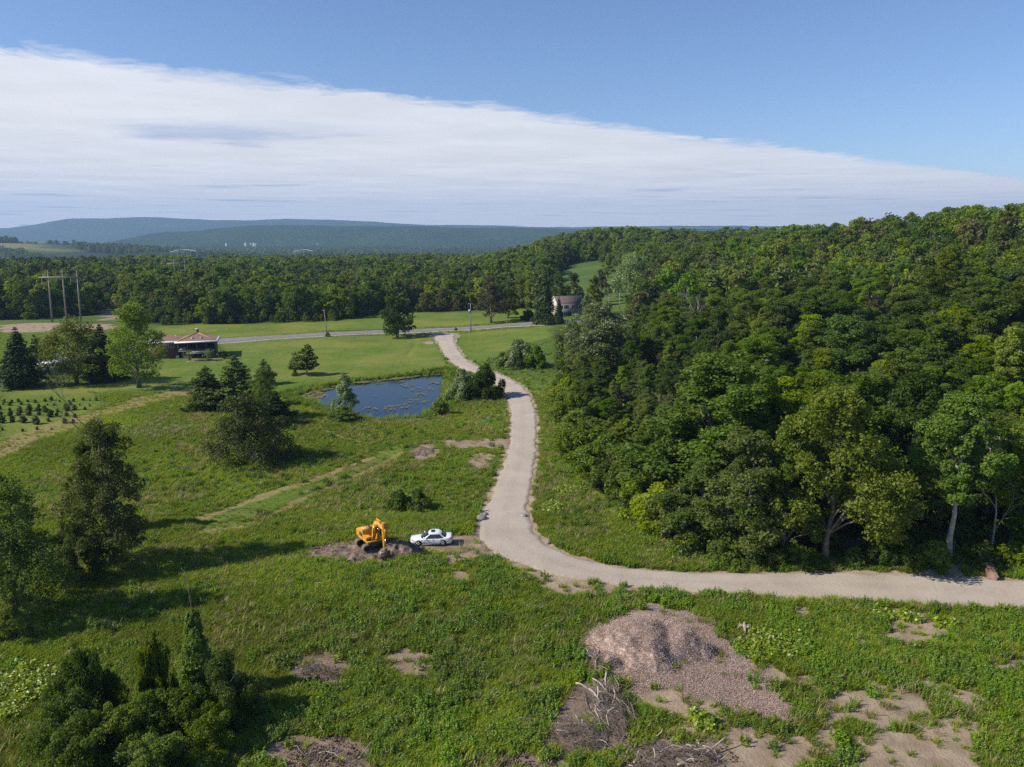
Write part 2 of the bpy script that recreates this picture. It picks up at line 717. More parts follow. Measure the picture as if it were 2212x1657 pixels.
# bare earth: (outline, how brown, softness)
DIRT = [
    (GL((640, 1187), (690, 1176), (760, 1168), (830, 1170), (905, 1183), (935, 1178), (1035, 1150), (1045, 1170), (1040, 1198), (960, 1188), (905, 1196), (880, 1208), (800, 1222), (720, 1216), (665, 1204)), 0.7, 1.2),
    (GL((1085, 1205), (1140, 1228), (1230, 1248), (1330, 1262), (1400, 1270), (1370, 1284), (1290, 1293), (1200, 1282), (1140, 1256)), 0.05, 0.9),
    (GL((875, 1194), (890, 1178), (940, 1166), (1000, 1152), (1060, 1135), (1060, 1205), (1000, 1196), (930, 1194)), 0.25, 0.5),
    (GL((955, 1200), (1050, 1192), (1075, 1204), (1010, 1212), (985, 1225), (1025, 1242), (1010, 1258), (985, 1250), (960, 1226)), 0.2, 0.6),
    (GL((1000, 1260), (1030, 1240), (955, 1240), (960, 1252)), 0.3, 0.5),
    (GL((880, 985), (905, 962), (940, 952), (950, 985), (915, 998)), 0.55, 0.8),
    (GL((955, 950), (1098, 948), (1098, 966), (1030, 968), (960, 966)), 0.35, 0.8),
    (GL((1010, 990), (1040, 974), (1068, 985), (1050, 1014), (1015, 1010)), 0.3, 0.8),
    (GL((815, 1424), (870, 1400), (922, 1416), (918, 1468), (870, 1470), (840, 1450)), 0.5, 0.6),
    (GL((610, 1450), (640, 1425), (710, 1408), (760, 1440), (745, 1485), (650, 1482)), 0.75, 0.7),
    (GL((590, 1610), (640, 1585), (740, 1592), (790, 1630), (780, 1700), (590, 1700)), 0.75, 0.6),
    (GL((1760, 1520), (1800, 1490), (1890, 1478), (2000, 1510), (2010, 1550), (1900, 1570), (1800, 1556)), 0.1, 0.9),
    (GL((1780, 1660), (1860, 1600), (1960, 1570), (2060, 1570), (2140, 1660), (2190, 1720), (1760, 1720)), 0.1, 0.9),
    (GL((1560, 1590), (1640, 1570), (1720, 1590), (1800, 1640), (1700, 1700), (1500, 1700), (1480, 1640)), 0.25, 1.2),
    (GL((1350, 1478), (1460, 1450), (1580, 1460), (1640, 1520), (1560, 1560), (1450, 1540), (1370, 1520)), 0.1, 0.9),
    (GL((1900, 1330), (1960, 1318), (2070, 1330), (2060, 1380), (1960, 1392), (1905, 1370)), 0.15, 1.2),
    (GL((1715, 1320), (1745, 1300), (1760, 1330), (1735, 1345)), 0.1, 0.5),
    (GL((2110, 1440), (2190, 1415), (2260, 1430), (2180, 1460)), 0.15, 0.6),
    (GL((2000, 1235), (2060, 1222), (2110, 1226), (2080, 1240)), 0.15, 0.7),
    (GL((1225, 1500), (1295, 1468), (1350, 1530), (1365, 1620), (1260, 1640), (1150, 1625), (1175, 1560)), 0.95, 1.0),
    (GL((1340, 1630), (1440, 1600), (1560, 1630), (1580, 1700), (1330, 1700)), 0.6, 0.9),
    (GL((1000, 1640), (1100, 1615), (1200, 1640), (1300, 1700), (980, 1700)), 0.9, 1.0),
    (GL((1130, 1475), (1170, 1468), (1180, 1490), (1140, 1495)), 0.6, 0.5),
    (GL((0, 703), (80, 697), (180, 700), (240, 700), (240, 712), (100, 716), (0, 722)), 0.15, 3.0),
    (GL((222, 690), (230, 668), (258, 662), (262, 672), (248, 698)), 0.35, 2.5),
    (GL((905, 742), (925, 735), (950, 738), (948, 744)), 0.1, 1.5),
    (GL((944, 722), (990, 720), (992, 732), (948, 734)), 0.3, 1.5),
]
CHIPS = [GL((1255, 1400), (1330, 1330), (1420, 1310), (1500, 1325), (1545, 1370), (1600, 1400), (1650, 1450), (1700, 1520), (1730, 1570), (1620, 1560),
            (1560, 1520), (1470, 1485), (1340, 1475), (1275, 1445))]
STRAW = [  # (line, half width m, strength)
    (GL((-60, 998), (60, 946), (150, 914), (230, 890), (300, 868), (365, 853), (400, 847)), 4.4, 0.68),
    (GL((430, 1120), (500, 1098), (600, 1060), (680, 1038), (740, 1012), (800, 990)), 1.1, 0.9),
    (GL((425, 1150), (520, 1140), (600, 1105), (700, 1055), (780, 1022), (870, 978)), 1.0, 0.85),
    (GL((700, 930), (740, 945), (775, 955)), 0.5, 0.8),
    (GL((690, 890), (705, 905), (715, 912)), 0.4, 0.7),
    (GL((1130, 1090), (1165, 1010), (1172, 950), (1160, 880)), 0.5, 0.5),
    (GL((1150, 1235), (1280, 1249), (1420, 1268), (1560, 1279)), 0.6, 0.7),
    (GL((1330, 1226), (1500, 1240), (1700, 1243), (1900, 1243), (2050, 1250), (2212, 1262)), 0.5, 0.9),
    (GL((1420, 1580), (1500, 1560), (1600, 1600)), 1.2, 0.5),
    (GL((2080, 1560), (2180, 1600), (2260, 1640)), 0.8, 0.4),
]
LAWN = [GL((430, 1122), (500, 1100), (600, 1062), (680, 1040), (740, 1014), (800, 992), (850, 965), (880, 975), (780, 1020), (700, 1052), (600, 1102), (520, 1137), (440, 1150)),
        GL((320, 790), (345, 768), (480, 770), (560, 780), (640, 800), (560, 830), (430, 850), (330, 845), (230, 845), (0, 860), (0, 840), (200, 820)),
        GL((480, 740), (720, 726), (940, 720), (965, 790), (900, 806), (760, 822), (660, 838), (600, 845), (560, 820), (500, 790)),
        GL((985, 722), (1190, 704), (1185, 730), (1120, 742), (1080, 770), (1020, 785), (992, 765)),
        GL((345, 702), (600, 698), (830, 672), (1180, 668), (1200, 690), (960, 705), (720, 714), (480, 730), (300, 745)),
        GL((0, 850), (190, 845), (230, 870), (150, 910), (0, 950))]
DITCH = [(GL((985, 1262), (960, 1330), (925, 1450), (890, 1560), (855, 1670)), 0.35), (GL((1022, 1262), (1003, 1330), (972, 1450), (940, 1560), (910, 1670)), 0.35), (GL((60, 1560), (110, 1470), (190, 1400), (280, 1352)), 0.35), (GL((480, 1140), (560, 1122), (640, 1085), (720, 1046), (800, 1010), (850, 985)), 0.55), (GL((1040, 800), (1080, 775), (1150, 752), (1200, 735)), 0.9), (GL((880, 770), (890, 755), (897, 742)), 0.8)]


def masks(x, y):
    x = np.asarray(x, float)
    y = np.asarray(y, float)
    r = np.hypot(x, y)
    near = (r < 460) & (y > 20)
    n1 = np.zeros(x.shape)
    n1[near] = (fbm(x[near] / 1.7, y[near] / 1.7, 3, 21) - 0.5)
    n2 = (fbm(x / 7.0, y / 7.0, 3, 33) - 0.5)
    dirt = np.zeros(x.shape)
    brown = np.zeros(x.shape)
    straw = np.zeros(x.shape)
    lawn = np.zeros(x.shape)
    chips = np.zeros(x.shape)
    ditch = np.zeros(x.shape)
    xs, ys, a1, a2 = x[near], y[near], n1[near], n2[near]

    def local(poly, pad):
        P = np.asarray(poly)
        return (xs > P[:, 0].min() - pad) & (xs < P[:, 0].max() + pad) & (ys > P[:, 1].min() - pad) & (ys < P[:, 1].max() + pad)

    d_ = np.zeros(xs.shape)
    b_ = np.zeros(xs.shape)
    for poly, br, soft in DIRT:
        k = local(poly, 6 * soft)
        if not k.any():
            continue
        sd = sd_poly(xs[k], ys[k], poly) + (a1[k] * 2.6 + a2[k] * 1.6) * soft
        w = 1 - sstep(sd, -soft * 0.6, soft * 0.6)
        b_[k] = np.where(w > d_[k], br, b_[k])
        d_[k] = np.maximum(d_[k], w)
    # sparse ground among the chips, lower right of the pile
    c_ = np.zeros(xs.shape)
    for poly in CHIPS:
        k = local(poly, 6)
        sd = sd_poly(xs[k], ys[k], poly) + a1[k] * 2.4 + a2[k] * 1.6
        c_[k] = np.maximum(c_[k], 1 - sstep(sd, -0.5, 0.9))
    s_ = np.zeros(xs.shape)
    for line, hw, st in STRAW:
        k = local(line, hw * 3)
        d = d_line(xs[k], ys[k], line) + a1[k] * hw * 0.9 + a2[k] * hw * 0.8
        s_[k] = np.maximum(s_[k], st * (1 - sstep(d, hw * 0.45, hw * 1.05)))
    l_ = np.zeros(xs.shape)
    for li, poly in enumerate(LAWN):
        k = local(poly, 4)
        l_[k] = np.maximum(l_[k], (0.8 if li == 0 else 1.0) * (1 - sstep(sd_poly(xs[k], ys[k], poly) + a2[k] * 3, -1, 1)))
    t_ = np.zeros(xs.shape)
    for line, hw in DITCH:
        k = local(line, hw * 3)
        t_[k] = np.maximum(t_[k], 1 - sstep(d_line(xs[k], ys[k], line) + a1[k] * 0.5, hw * 0.5, hw * 1.3))
    # tan shoulders along the drive
    ds = drive_sd(xs, ys)
    sh = 1 - sstep(ds + a1 * 1.3, 0.1, 0.7)
    d_ = np.maximum(d_, sh * 0.95)
    # worn ground at lower right: patchy
    wr = sstep(xs, 6, 16) * (1 - sstep(ys, 62, 72)) * sstep(fbm(xs / 2.6, ys / 2.6, 4, 61), 0.555, 0.64)
    b_ = np.where(wr > d_, 0.15, b_)
    d_ = np.maximum(d_, wr * 0.9)
    dirt[near], brown[near], straw[near], lawn[near], chips[near], ditch[near] = d_, b_, s_, l_, c_, t_
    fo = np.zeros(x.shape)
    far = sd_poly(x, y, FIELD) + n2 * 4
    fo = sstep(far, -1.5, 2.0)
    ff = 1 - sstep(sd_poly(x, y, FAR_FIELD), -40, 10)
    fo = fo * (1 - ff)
    straw = np.maximum(straw, ff * 0.5)
    # bottom of the pond is mud
    dirt = np.maximum(dirt, 1 - sstep(sd_poly(x, y, POND), -0.3, 0.5))
    brown = np.where(sd_poly(x, y, POND) < 0.4, 0.9, brown)
    return dirt, brown, straw, lawn, chips, fo, ditch


# ------------------------------------------------------------------ the ground sheet


def axis(lo, hi, step, ratio, left, right):
    mid = np.arange(lo, hi + 1e-6, step)
    a = []
    s = step
    p = hi
    while p < right:
        s *= ratio
        p += s
        a.append(p)
    b = []
    s = step
    p = lo
    while p > left:
        s *= ratio
        p -= s
        b.append(p)
    return np.array(b[::-1] + list(mid) + a)


gx = axis(-80, 80, 0.8, 1.05, -9500, 9500)
gy = axis(42, 220, 0.8, 1.05, -2600, 11000)
XX, YY = np.meshgrid(gx, gy)
gX, gY = XX.ravel(), YY.ravel()
mD, mB, mS, mL, mC, mF, mT = masks(gX, gY)
gZ = H(gX, gY)
gZ = gZ - 0.22 * mT + mD * (0.22 * (fbm(gX / 0.9, gY / 0.9, 3, 5) - 0.5)) * (gY < 130) * (gY > 0)
_ds = drive_sd(gX, gY)
gZ = gZ - 0.10 * (1 - sstep(_ds, -1.2, 0.3))            # a bed for the drive
nx, ny = len(gx), len(gy)
ii = np.arange(ny - 1)[:, None] * nx + np.arange(nx - 1)[None, :]
Q = np.stack([ii, ii + 1, ii + nx + 1, ii + nx], -1).reshape(-1, 4)

m_ground, nt, out = new_mat('meadow_ground')
geo = nd(nt, 'ShaderNodeNewGeometry')
pos = geo.outputs['Position']
a1 = nd(nt, 'ShaderNodeAttribute', attribute_name='land_a')
a2 = nd(nt, 'ShaderNodeAttribute', attribute_name='land_b')
s1 = nd(nt, 'ShaderNodeSeparateColor')
s2 = nd(nt, 'ShaderNodeSeparateColor')
lk(nt, a1.outputs['Color'], s1.inputs[0])
lk(nt, a2.outputs['Color'], s2.inputs[0])
nb = noise(nt, pos, 0.045, 5, 0.6)
nm = noise(nt, pos, 0.5, 6, 0.65)
nf = noise(nt, pos, 4.0, 5, 0.7)
g1 = mixc(nt, mapr(nt, nb, 0.32, 0.68), (0.065, 0.119, 0.023), (0.119, 0.165, 0.035))
g2 = mixc(nt, mapr(nt, nm, 0.35, 0.7, 0, 0.55), g1, (0.035, 0.07, 0.014))
g3 = mixc(nt, mapr(nt, nf, 0.45, 0.8, 0, 0.5), g2, (0.13, 0.15, 0.045))
# lawn and hay: shorter, more even, faint mower stripes
wv = nd(nt, 'ShaderNodeTexWave', wave_type='BANDS', bands_direction='X')
wv.inputs['Scale'].default_value = 0.09
wv.inputs['Distortion'].default_value = 1.5
lk(nt, pos, wv.inputs['Vector'])
ln = mixc(nt, mapr(nt, nm, 0.3, 0.7), (0.088, 0.150, 0.018), (0.125, 0.178, 0.028))
ln = mixc(nt, mth(nt, 'MULTIPLY', wv.outputs['Fac'], 0.18), ln, (0.070, 0.125, 0.014))
ln = mixc(nt, mapr(nt, nb, 0.38, 0.66, 0, 0.9), ln, (0.190, 0.200, 0.042))
ln = mixc(nt, mapr(nt, nf, 0.5, 0.8, 0, 0.35), ln, (0.21, 0.22, 0.06))
ln = mixc(nt, mapr(nt, noise(nt, pos, 0.16, 5, 0.65), 0.5, 0.72, 0, 0.5), ln, (0.085, 0.135, 0.018))
c = mixc(nt, s1.outputs['Blue'], g3, ln)


def crisp(v, amt=0.55):
    t = mth(nt, 'ADD', v, mth(nt, 'MULTIPLY', mth(nt, 'SUBTRACT', nf, 0.5), amt))
    return mapr(nt, t, 0.32, 0.62)


stc = mixc(nt, mapr(nt, nf, 0.3, 0.7), (0.17, 0.145, 0.048), (0.31, 0.245, 0.105))
c = mixc(nt, crisp(s1.outputs['Green'], 0.9), c, stc)
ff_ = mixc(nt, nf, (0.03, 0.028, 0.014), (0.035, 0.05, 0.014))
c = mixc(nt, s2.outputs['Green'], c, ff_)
dt = mixc(nt, mapr(nt, nm, 0.3, 0.7), (0.27, 0.20, 0.135), (0.40, 0.31, 0.22))
db = mixc(nt, mapr(nt, nm, 0.3, 0.7), (0.125, 0.09, 0.066), (0.23, 0.172, 0.13))
dd = mixc(nt, s2.outputs['Red'], dt, db)
dd = mixc(nt, mapr(nt, nf, 0.55, 0.75, 0, 0.5), dd, (0.13, 0.10, 0.07))
c = mixc(nt, crisp(s1.outputs['Red']), c, dd)
nc = noise(nt, pos, 9.0, 4, 0.75)
chc = mixc(nt, mapr(nt, nc, 0.35, 0.65), (0.13, 0.095, 0.078), (0.38, 0.30, 0.255))
c = mixc(nt, crisp(s2.outputs['Blue']), c, chc)
p = nd(nt, 'ShaderNodeBsdfPrincipled')
lk(nt, c, p.inputs['Base Color'])
p.inputs['Roughness'].default_value = 0.95
p.inputs['Specular IOR Level'].default_value = 0.1
bp = nd(nt, 'ShaderNodeBump')
bp.inputs['Strength'].default_value = 0.7
bp.inputs['Distance'].default_value = 0.25
lk(nt, mth(nt, 'ADD', mth(nt, 'MULTIPLY', nf, 0.5), mth(nt, 'MULTIPLY', nm, 0.7)), bp.inputs['Height'])
lk(nt, bp.outputs[0], p.inputs['Normal'])
lk(nt, p.outputs[0], out.inputs['Surface'])

one = np.ones_like(mD)
ground = put('ground', make_mesh('ground', np.stack([gX, gY, gZ], 1), Q, [m_ground], True,
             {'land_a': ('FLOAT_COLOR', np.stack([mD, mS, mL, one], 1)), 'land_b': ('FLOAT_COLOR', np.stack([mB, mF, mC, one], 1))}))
tag(ground, 'rolling green meadow and field ground with bare earth patches', 'ground', kind='structure')

# ------------------------------------------------------------------ gravel drive and paved road


def ribbon(name, P, W, mat, dz, ncross, jit=0.0, drop=0.0, seed=1, crown=0.0):
    T = np.gradient(P, axis=0)
    T /= np.linalg.norm(T, axis=1, keepdims=True)
    N = np.stack([-T[:, 1], T[:, 0]], 1)
    s = np.concatenate([[0], np.cumsum(np.linalg.norm(np.diff(P, axis=0), axis=1))])
    jl = jit * (fbm(s / 1.6, s * 0 + seed, 4, seed) - 0.5) * 2
    jr = jit * (fbm(s / 1.6, s * 0 + seed + 40, 4, seed + 5) - 0.5) * 2
    A = np.zeros((len(P), ncross, 3))
    ACR = []
    for j in range(ncross):
        t = j / (ncross - 1) * 2 - 1
        off = t * W / 2 + (jr if t > 0 else jl) * abs(t) ** 2 * np.sign(t)
        xy = P + N * off[:, None]
        z = H(xy[:, 0], xy[:, 1])
        A[:, j, :2] = xy
        ACR.append(t)
        A[:, j, 2] = z + dz + crown * (1 - t * t) - (drop if j in (0, ncross - 1) else 0)
    me = MB().grid(A[:, ::-1]).mesh(name, mat, True)
    at = me.attributes.new('across', 'FLOAT', 'POINT')
    at.data.foreach_set('value', np.tile(np.array(ACR[::-1], np.float32), len(P)))
    return me


m_gravel, nt, out = new_mat('gravel')
geo = nd(nt, 'ShaderNodeNewGeometry')
pos = geo.outputs['Position']
nA = noise(nt, pos, 0.22, 5, 0.6)
nB = noise(nt, pos, 3.0, 5, 0.7)
nC = noise(nt, pos, 16.0, 3, 0.7)
c = mixc(nt, mapr(nt, nA, 0.3, 0.7), (0.37, 0.31, 0.252), (0.45, 0.383, 0.316))
c = mixc(nt, mapr(nt, nB, 0.52, 0.8, 0, 0.5), c, (0.33, 0.275, 0.22))
c = mixc(nt, mapr(nt, nC, 0.5, 0.75, 0, 0.5), c, (0.52, 0.46, 0.40))
c = mixc(nt, mapr(nt, nC, 0.48, 0.25, 0, 0.5), c, (0.24, 0.20, 0.165))
acr = nd(nt, 'ShaderNodeAttribute', attribute_name='across')
aa = mth(nt, 'ABSOLUTE', mth(nt, 'ADD', acr.outputs['Fac'], mth(nt, 'MULTIPLY', mth(nt, 'SUBTRACT', nA, 0.5), 0.35)))
# wheel tracks packed pale, loose darker stone and a few weeds between and at the edges
mid_ = mth(nt, 'MULTIPLY', mapr(nt, aa, 0.20, 0.06), mapr(nt, nB, 0.45, 0.66, 0.0, 0.45))
edge_ = mth(nt, 'MULTIPLY', mapr(nt, aa, 0.68, 0.96), mapr(nt, nB, 0.35, 0.6, 0.2, 0.9))
c = mixc(nt, mapr(nt, mth(nt, 'ABSOLUTE', mth(nt, 'SUBTRACT', aa, 0.40)), 0.20, 0.03, 0.0, 0.3), c, (0.43, 0.365, 0.305))
c = mixc(nt, mid_, c, (0.29, 0.245, 0.19))
c = mixc(nt, edge_, c, (0.27, 0.215, 0.15))
c = mixc(nt, mth(nt, 'MULTIPLY', mth(nt, 'ADD', mid_, edge_), mapr(nt, nC, 0.56, 0.66, 0, 0.5)), c, (0.11, 0.13, 0.035))
p = nd(nt, 'ShaderNodeBsdfPrincipled')
lk(nt, c, p.inputs['Base Color'])
p.inputs['Roughness'].default_value = 0.9
p.inputs['Specular IOR Level'].default_value = 0.2
bp = nd(nt, 'ShaderNodeBump')
bp.inputs['Strength'].default_value = 0.6
bp.inputs['Distance'].default_value = 0.06
lk(nt, mth(nt, 'ADD', nC, mth(nt, 'MULTIPLY', nB, 1.5)), bp.inputs['Height'])
lk(nt, bp.outputs[0], p.inputs['Normal'])
lk(nt, p.outputs[0], out.inputs['Surface'])
drive = put('gravel_drive', ribbon('gravel_drive', DR_P, DR_W, m_gravel, 0.07, 15, 0.75, 0.30, 3, 0.05))
tag(drive, 'pale crushed stone drive curving from the paved road past the pond', 'drive', kind='structure')

m_shoulder = plain('road_shoulder_gravel', (0.30, 0.27, 0.235), 0.95, var=0.25, vscale=1.2)
m_asphalt = plain('old_asphalt', (0.185, 0.165, 0.16), 0.9, var=0.16, vscale=0.35)
m_line = plain('road_paint', (0.62, 0.60, 0.55), 0.7, var=0.25, vscale=0.6)
m_yline = plain('road_paint_yellow', (0.55, 0.38, 0.07), 0.7, var=0.25, vscale=0.6)
rd = put('road', ribbon('road', RD_P, RD_W * 0 + 7.2, m_asphalt, 0.30, 9, 0, 0.0, 5, 0.06))
tag(rd, 'grey two lane paved country road crossing between fields', 'road', kind='structure')
put('shoulder', ribbon('shoulder', RD_P, RD_W * 0 + 10.4, m_shoulder, 0.20, 9, 0.7, 0.35, 8, 0.05), rd)
for off, mt in ((3.3, m_line), (-3.3, m_line), (0.13, m_yline), (-0.13, m_yline)):
    T = np.gradient(RD_P, axis=0)
    T /= np.linalg.norm(T, axis=1, keepdims=True)
    Np = np.stack([-T[:, 1], T[:, 0]], 1)
    tt = off / 3.6
    put('painted_line', ribbon('painted_line', RD_P + Np * off, RD_W * 0 + 0.13, mt, 0.306 + 0.06 * (1 - tt * tt), 2), rd)

# ------------------------------------------------------------------ pond
m_water, nt, out = new_mat('pond_water')
geo = nd(nt, 'ShaderNodeNewGeometry')
p = nd(nt, 'ShaderNodeBsdfPrincipled')
p.inputs['Base Color'].default_value = (0.010, 0.014, 0.012, 1)
p.inputs['Roughness'].default_value = 0.05
p.inputs['IOR'].default_value = 1.33
bp = nd(nt, 'ShaderNodeBump')
bp.inputs['Strength'].default_value = 0.18
bp.inputs['Distance'].default_value = 0.02
lk(nt, noise(nt, geo.outputs['Position'], 2.2, 4, 0.6), bp.inputs['Height'])
lk(nt, bp.outputs[0], p.inputs['Normal'])
lk(nt, p.outputs[0], out.inputs['Surface'])
PA = np.array(POND)
pc = PA.mean(0)
ring = pc + (PA - pc) * 1.03
pv = np.concatenate([np.c_[ring, np.full(len(ring), POND_Z)], [[pc[0], pc[1], POND_Z]]])
pt = [(i, (i + 1) % len(ring), len(ring)) for i in range(len(ring))]
if np.cross(ring[1] - ring[0], ring[2] - ring[1]) < 0 or True:
    e1 = ring[1] - ring[0]
    e2 = pc - ring[0]
    if e1[0] * e2[1] - e1[1] * e2[0] < 0:
        pt = [(b, a, c_) for a, b, c_ in pt]
pond = put('pond', make_mesh('pond', pv, np.array(pt), [m_water], False))
tag(pond, 'small dark blue pond with pale weed along its rim', 'pond', kind='structure')

# floating mats of pond weed
m_weed = plain('pond_weed', (0.17, 0.16, 0.05), 0.8, var=0.35, vscale=1.5)
wb = MB()
cand = []
while len(cand) < 5200:
    x = rng.uniform(PA[:, 0].min(), PA[:, 0].max())
    y = rng.uniform(PA[:, 1].min(), PA[:, 1].max())
    cand.append((x, y))
cand = np.array(cand)
sdp = sd_poly(cand[:, 0], cand[:, 1], POND)
left_rim = G(660, 858)
mats_l = [G(u, v) for u, v in [(880, 846), (900, 856), (905, 868), (890, 884), (912, 878), (930, 850), (860, 835), (845, 898), (870, 893), (800, 899), (820, 838), (935, 835)]]
far_edge = GL((641, 862), (668, 848), (705, 840), (742, 831), (790, 826), (850, 819), (890, 815))
k = 0
for (x, y), s in zip(cand, sdp):
    if s > -0.25:
        continue
    dm = min(math.hypot(x - q[0], (y - q[1]) * 0.6) for q in mats_l)
    dl = math.hypot(x - left_rim[0], y - left_rim[1])
    de = d_line(np.array([x]), np.array([y]), far_edge)[0]
    pr = 0.95 if (de < 1.8) else (0.85 if dl < 5 else (0.5 if dm < 1.6 else (0.12 if s > -0.9 else 0.012)))
    if rng.random() > pr:
        continue
    r = rng.uniform(0.10, 0.42) * (1.2 if pr > 0.7 else 0.7)
    nn = 9
    an = np.linspace(0, 2 * np.pi, nn, endpoint=False)
    rr = r * rng.uniform(0.55, 1.2, nn)
    z = POND_Z + 0.012 + 0.0004 * k
    V = [(x + a_ * 1.5 * math.cos(t_), y + a_ * math.sin(t_), z) for a_, t_ in zip(rr, an)] + [(x, y, z + 0.01)]
    wb.add(V, T=[(i, (i + 1) % nn, nn) for i in range(nn)])
    k += 1
o = wb.build('pond_weed', m_weed)
tag(o, 'yellowish green floating weed mats on the pond', 'pond weed', kind='stuff')

# ------------------------------------------------------------------ far hills
m_hill, nt, out = new_mat('wooded_hill')
geo = nd(nt, 'ShaderNodeNewGeometry')
pos = geo.outputs['Position']
hA = noise(nt, pos, 0.0022, 5, 0.6)
hB = noise(nt, pos, 0.03, 4, 0.7)
c = mixc(nt, mapr(nt, hA, 0.35, 0.65), (0.030, 0.055, 0.016), (0.050, 0.080, 0.024))
c = mixc(nt, mapr(nt, hB, 0.4, 0.7), c, (0.022, 0.042, 0.013))
p = nd(nt, 'ShaderNodeBsdfPrincipled')
lk(nt, c, p.inputs['Base Color'])
p.inputs['Roughness'].default_value = 1.0
p.inputs['Specular IOR Level'].default_value = 0.0
bp = nd(nt, 'ShaderNodeBump')
bp.inputs['Strength'].default_value = 1.0
bp.inputs['Distance'].default_value = 14.0
lk(nt, hB, bp.inputs['Height'])
lk(nt, bp.outputs[0], p.inputs['Normal'])
lk(nt, p.outputs[0], out.inputs['Surface'])


def ridge(name, crest, dist, depth, label, seed, rough):
    """crest: (u, v) of the skyline; built as a real hill, front and back slope"""
    us = np.linspace(crest[0][0], crest[-1][0], 240)
    vs = np.interp(us, [q[0] for q in crest], [q[1] for q in crest])
    A = []
    for tdep in np.linspace(-1, 1, 22):
        row = []
        for u, v in zip(us, vs):
            y = dist + 600 * (fbm(np.array([u / 400]), np.array([seed * 1.0]), 2, seed)[0] - 0.5)
            hz = CAM_Z + (500.5 - v) / FOC * dist
            prof = (0.5 + 0.5 * math.cos(math.pi * tdep)) ** 0.8
            yy = y + tdep * depth
            xx = (u - 1106) / FOC * dist * (1 + 0.0 * tdep)
            ends = min(1.0, (u - us[0]) / 120, (us[-1] - u) / 120)
            z = -85 + (hz + 85) * prof * max(0, ends) ** 0.5
            row.append((xx, yy, z))
        A.append(row)
    A = np.array(A)
    A[1:-1, :, 2] += rough * (fbm(A[1:-1, :, 0] / (depth * 0.22), A[1:-1, :, 1] / (depth * 0.22), 5, seed) - 0.62)
    A[11, :, 2] = np.maximum(A[11, :, 2], A[10, :, 2])
    o = put(name, MB().grid(A[:, ::1]).mesh(name, m_hill, True))
    tag(o, label, 'hill', kind='structure')
    return o


ridge('distant_hills', [(-440, 492), (-200, 490), (0, 492), (60, 491), (90, 487), (130, 480), (165, 473), (240, 472), (350, 470), (420, 473), (470, 477),
                        (540, 477), (620, 474), (720, 476), (820, 480), (920, 486), (1000, 486), (1080, 487), (1180, 491), (1300, 489), (1600, 488), (2250, 489)],
      9000, 1900, 'long blue wooded ridge on the horizon', 3, 26)
ridge('wooded_hill', [(270, 506), (340, 502), (420, 500), (480, 494), (540, 489), (620, 485), (700, 486), (800, 488), (900, 489), (1000, 491), (1100, 492), (1250, 494), (1700, 495), (2300, 495)],
      5200, 1300, 'low dark wooded hill in front of the distant blue ridge', 8, 18)

# ------------------------------------------------------------------ haze: even air from below the ground to above the hills
hz = MB().box((0, 4350, 160), (21000, 14700, 560)).build('haze', None)
m_haze = bpy.data.materials.new('haze_air')
m_haze.use_nodes = True
ht = m_haze.node_tree
ht.nodes.clear()
ho = ht.nodes.new('ShaderNodeOutputMaterial')
hv = ht.nodes.new('ShaderNodeVolumePrincipled')
hv.inputs['Color'].default_value = (0.42, 0.65, 1.0, 1)
hv.inputs['Density'].default_value = 9.0e-5
hv.inputs['Anisotropy'].default_value = 0.1
ht.links.new(hv.outputs[0], ho.inputs['Volume'])
hz.data.materials.append(m_haze)
tag(hz, 'thin pale blue haze in the valley air', 'haze', kind='stuff')

# ------------------------------------------------------------------ plant kinds
m_bark = plain('bark_grey_brown', (0.15, 0.125, 0.10), 0.9, var=0.35, vscale=2.5, bump=0.4, bscale=9)
m_bark_pale = plain('bark_pale', (0.36, 0.32, 0.28), 0.85, var=0.3, vscale=1.6)
m_bark_dead = plain('dead_wood_grey', (0.30, 0.265, 0.235), 0.9, var=0.3, vscale=2.0)
F_MID = foliage('leaf_mid_green', (0.094, 0.154, 0.017), (0.168, 0.226, 0.034))
F_YEL = foliage('leaf_yellow_green', (0.144, 0.204, 0.018), (0.234, 0.281, 0.040))
F_DRK = foliage('leaf_dark_green', (0.062, 0.108, 0.014), (0.118, 0.165, 0.028))
F_GRY = foliage('leaf_grey_green', (0.110, 0.165, 0.028), (0.192, 0.242, 0.055))
F_SIL = foliage('leaf_silver', (0.165, 0.235, 0.058), (0.330, 0.390, 0.180), gloss=0.03)
F_PINE = foliage('needle_pine', (0.077, 0.108, 0.026), (0.146, 0.178, 0.048), trans=0.12)
F_SPR = foliage('needle_spruce', (0.034, 0.058, 0.018), (0.066, 0.098, 0.032), trans=0.1)
F_BLUE = foliage('needle_blue', (0.060, 0.100, 0.075), (0.130, 0.180, 0.145), trans=0.1, gloss=0.03)
F_BRN = foliage('leaf_brownish', (0.070, 0.066, 0.034), (0.120, 0.110, 0.056), gloss=0.03)
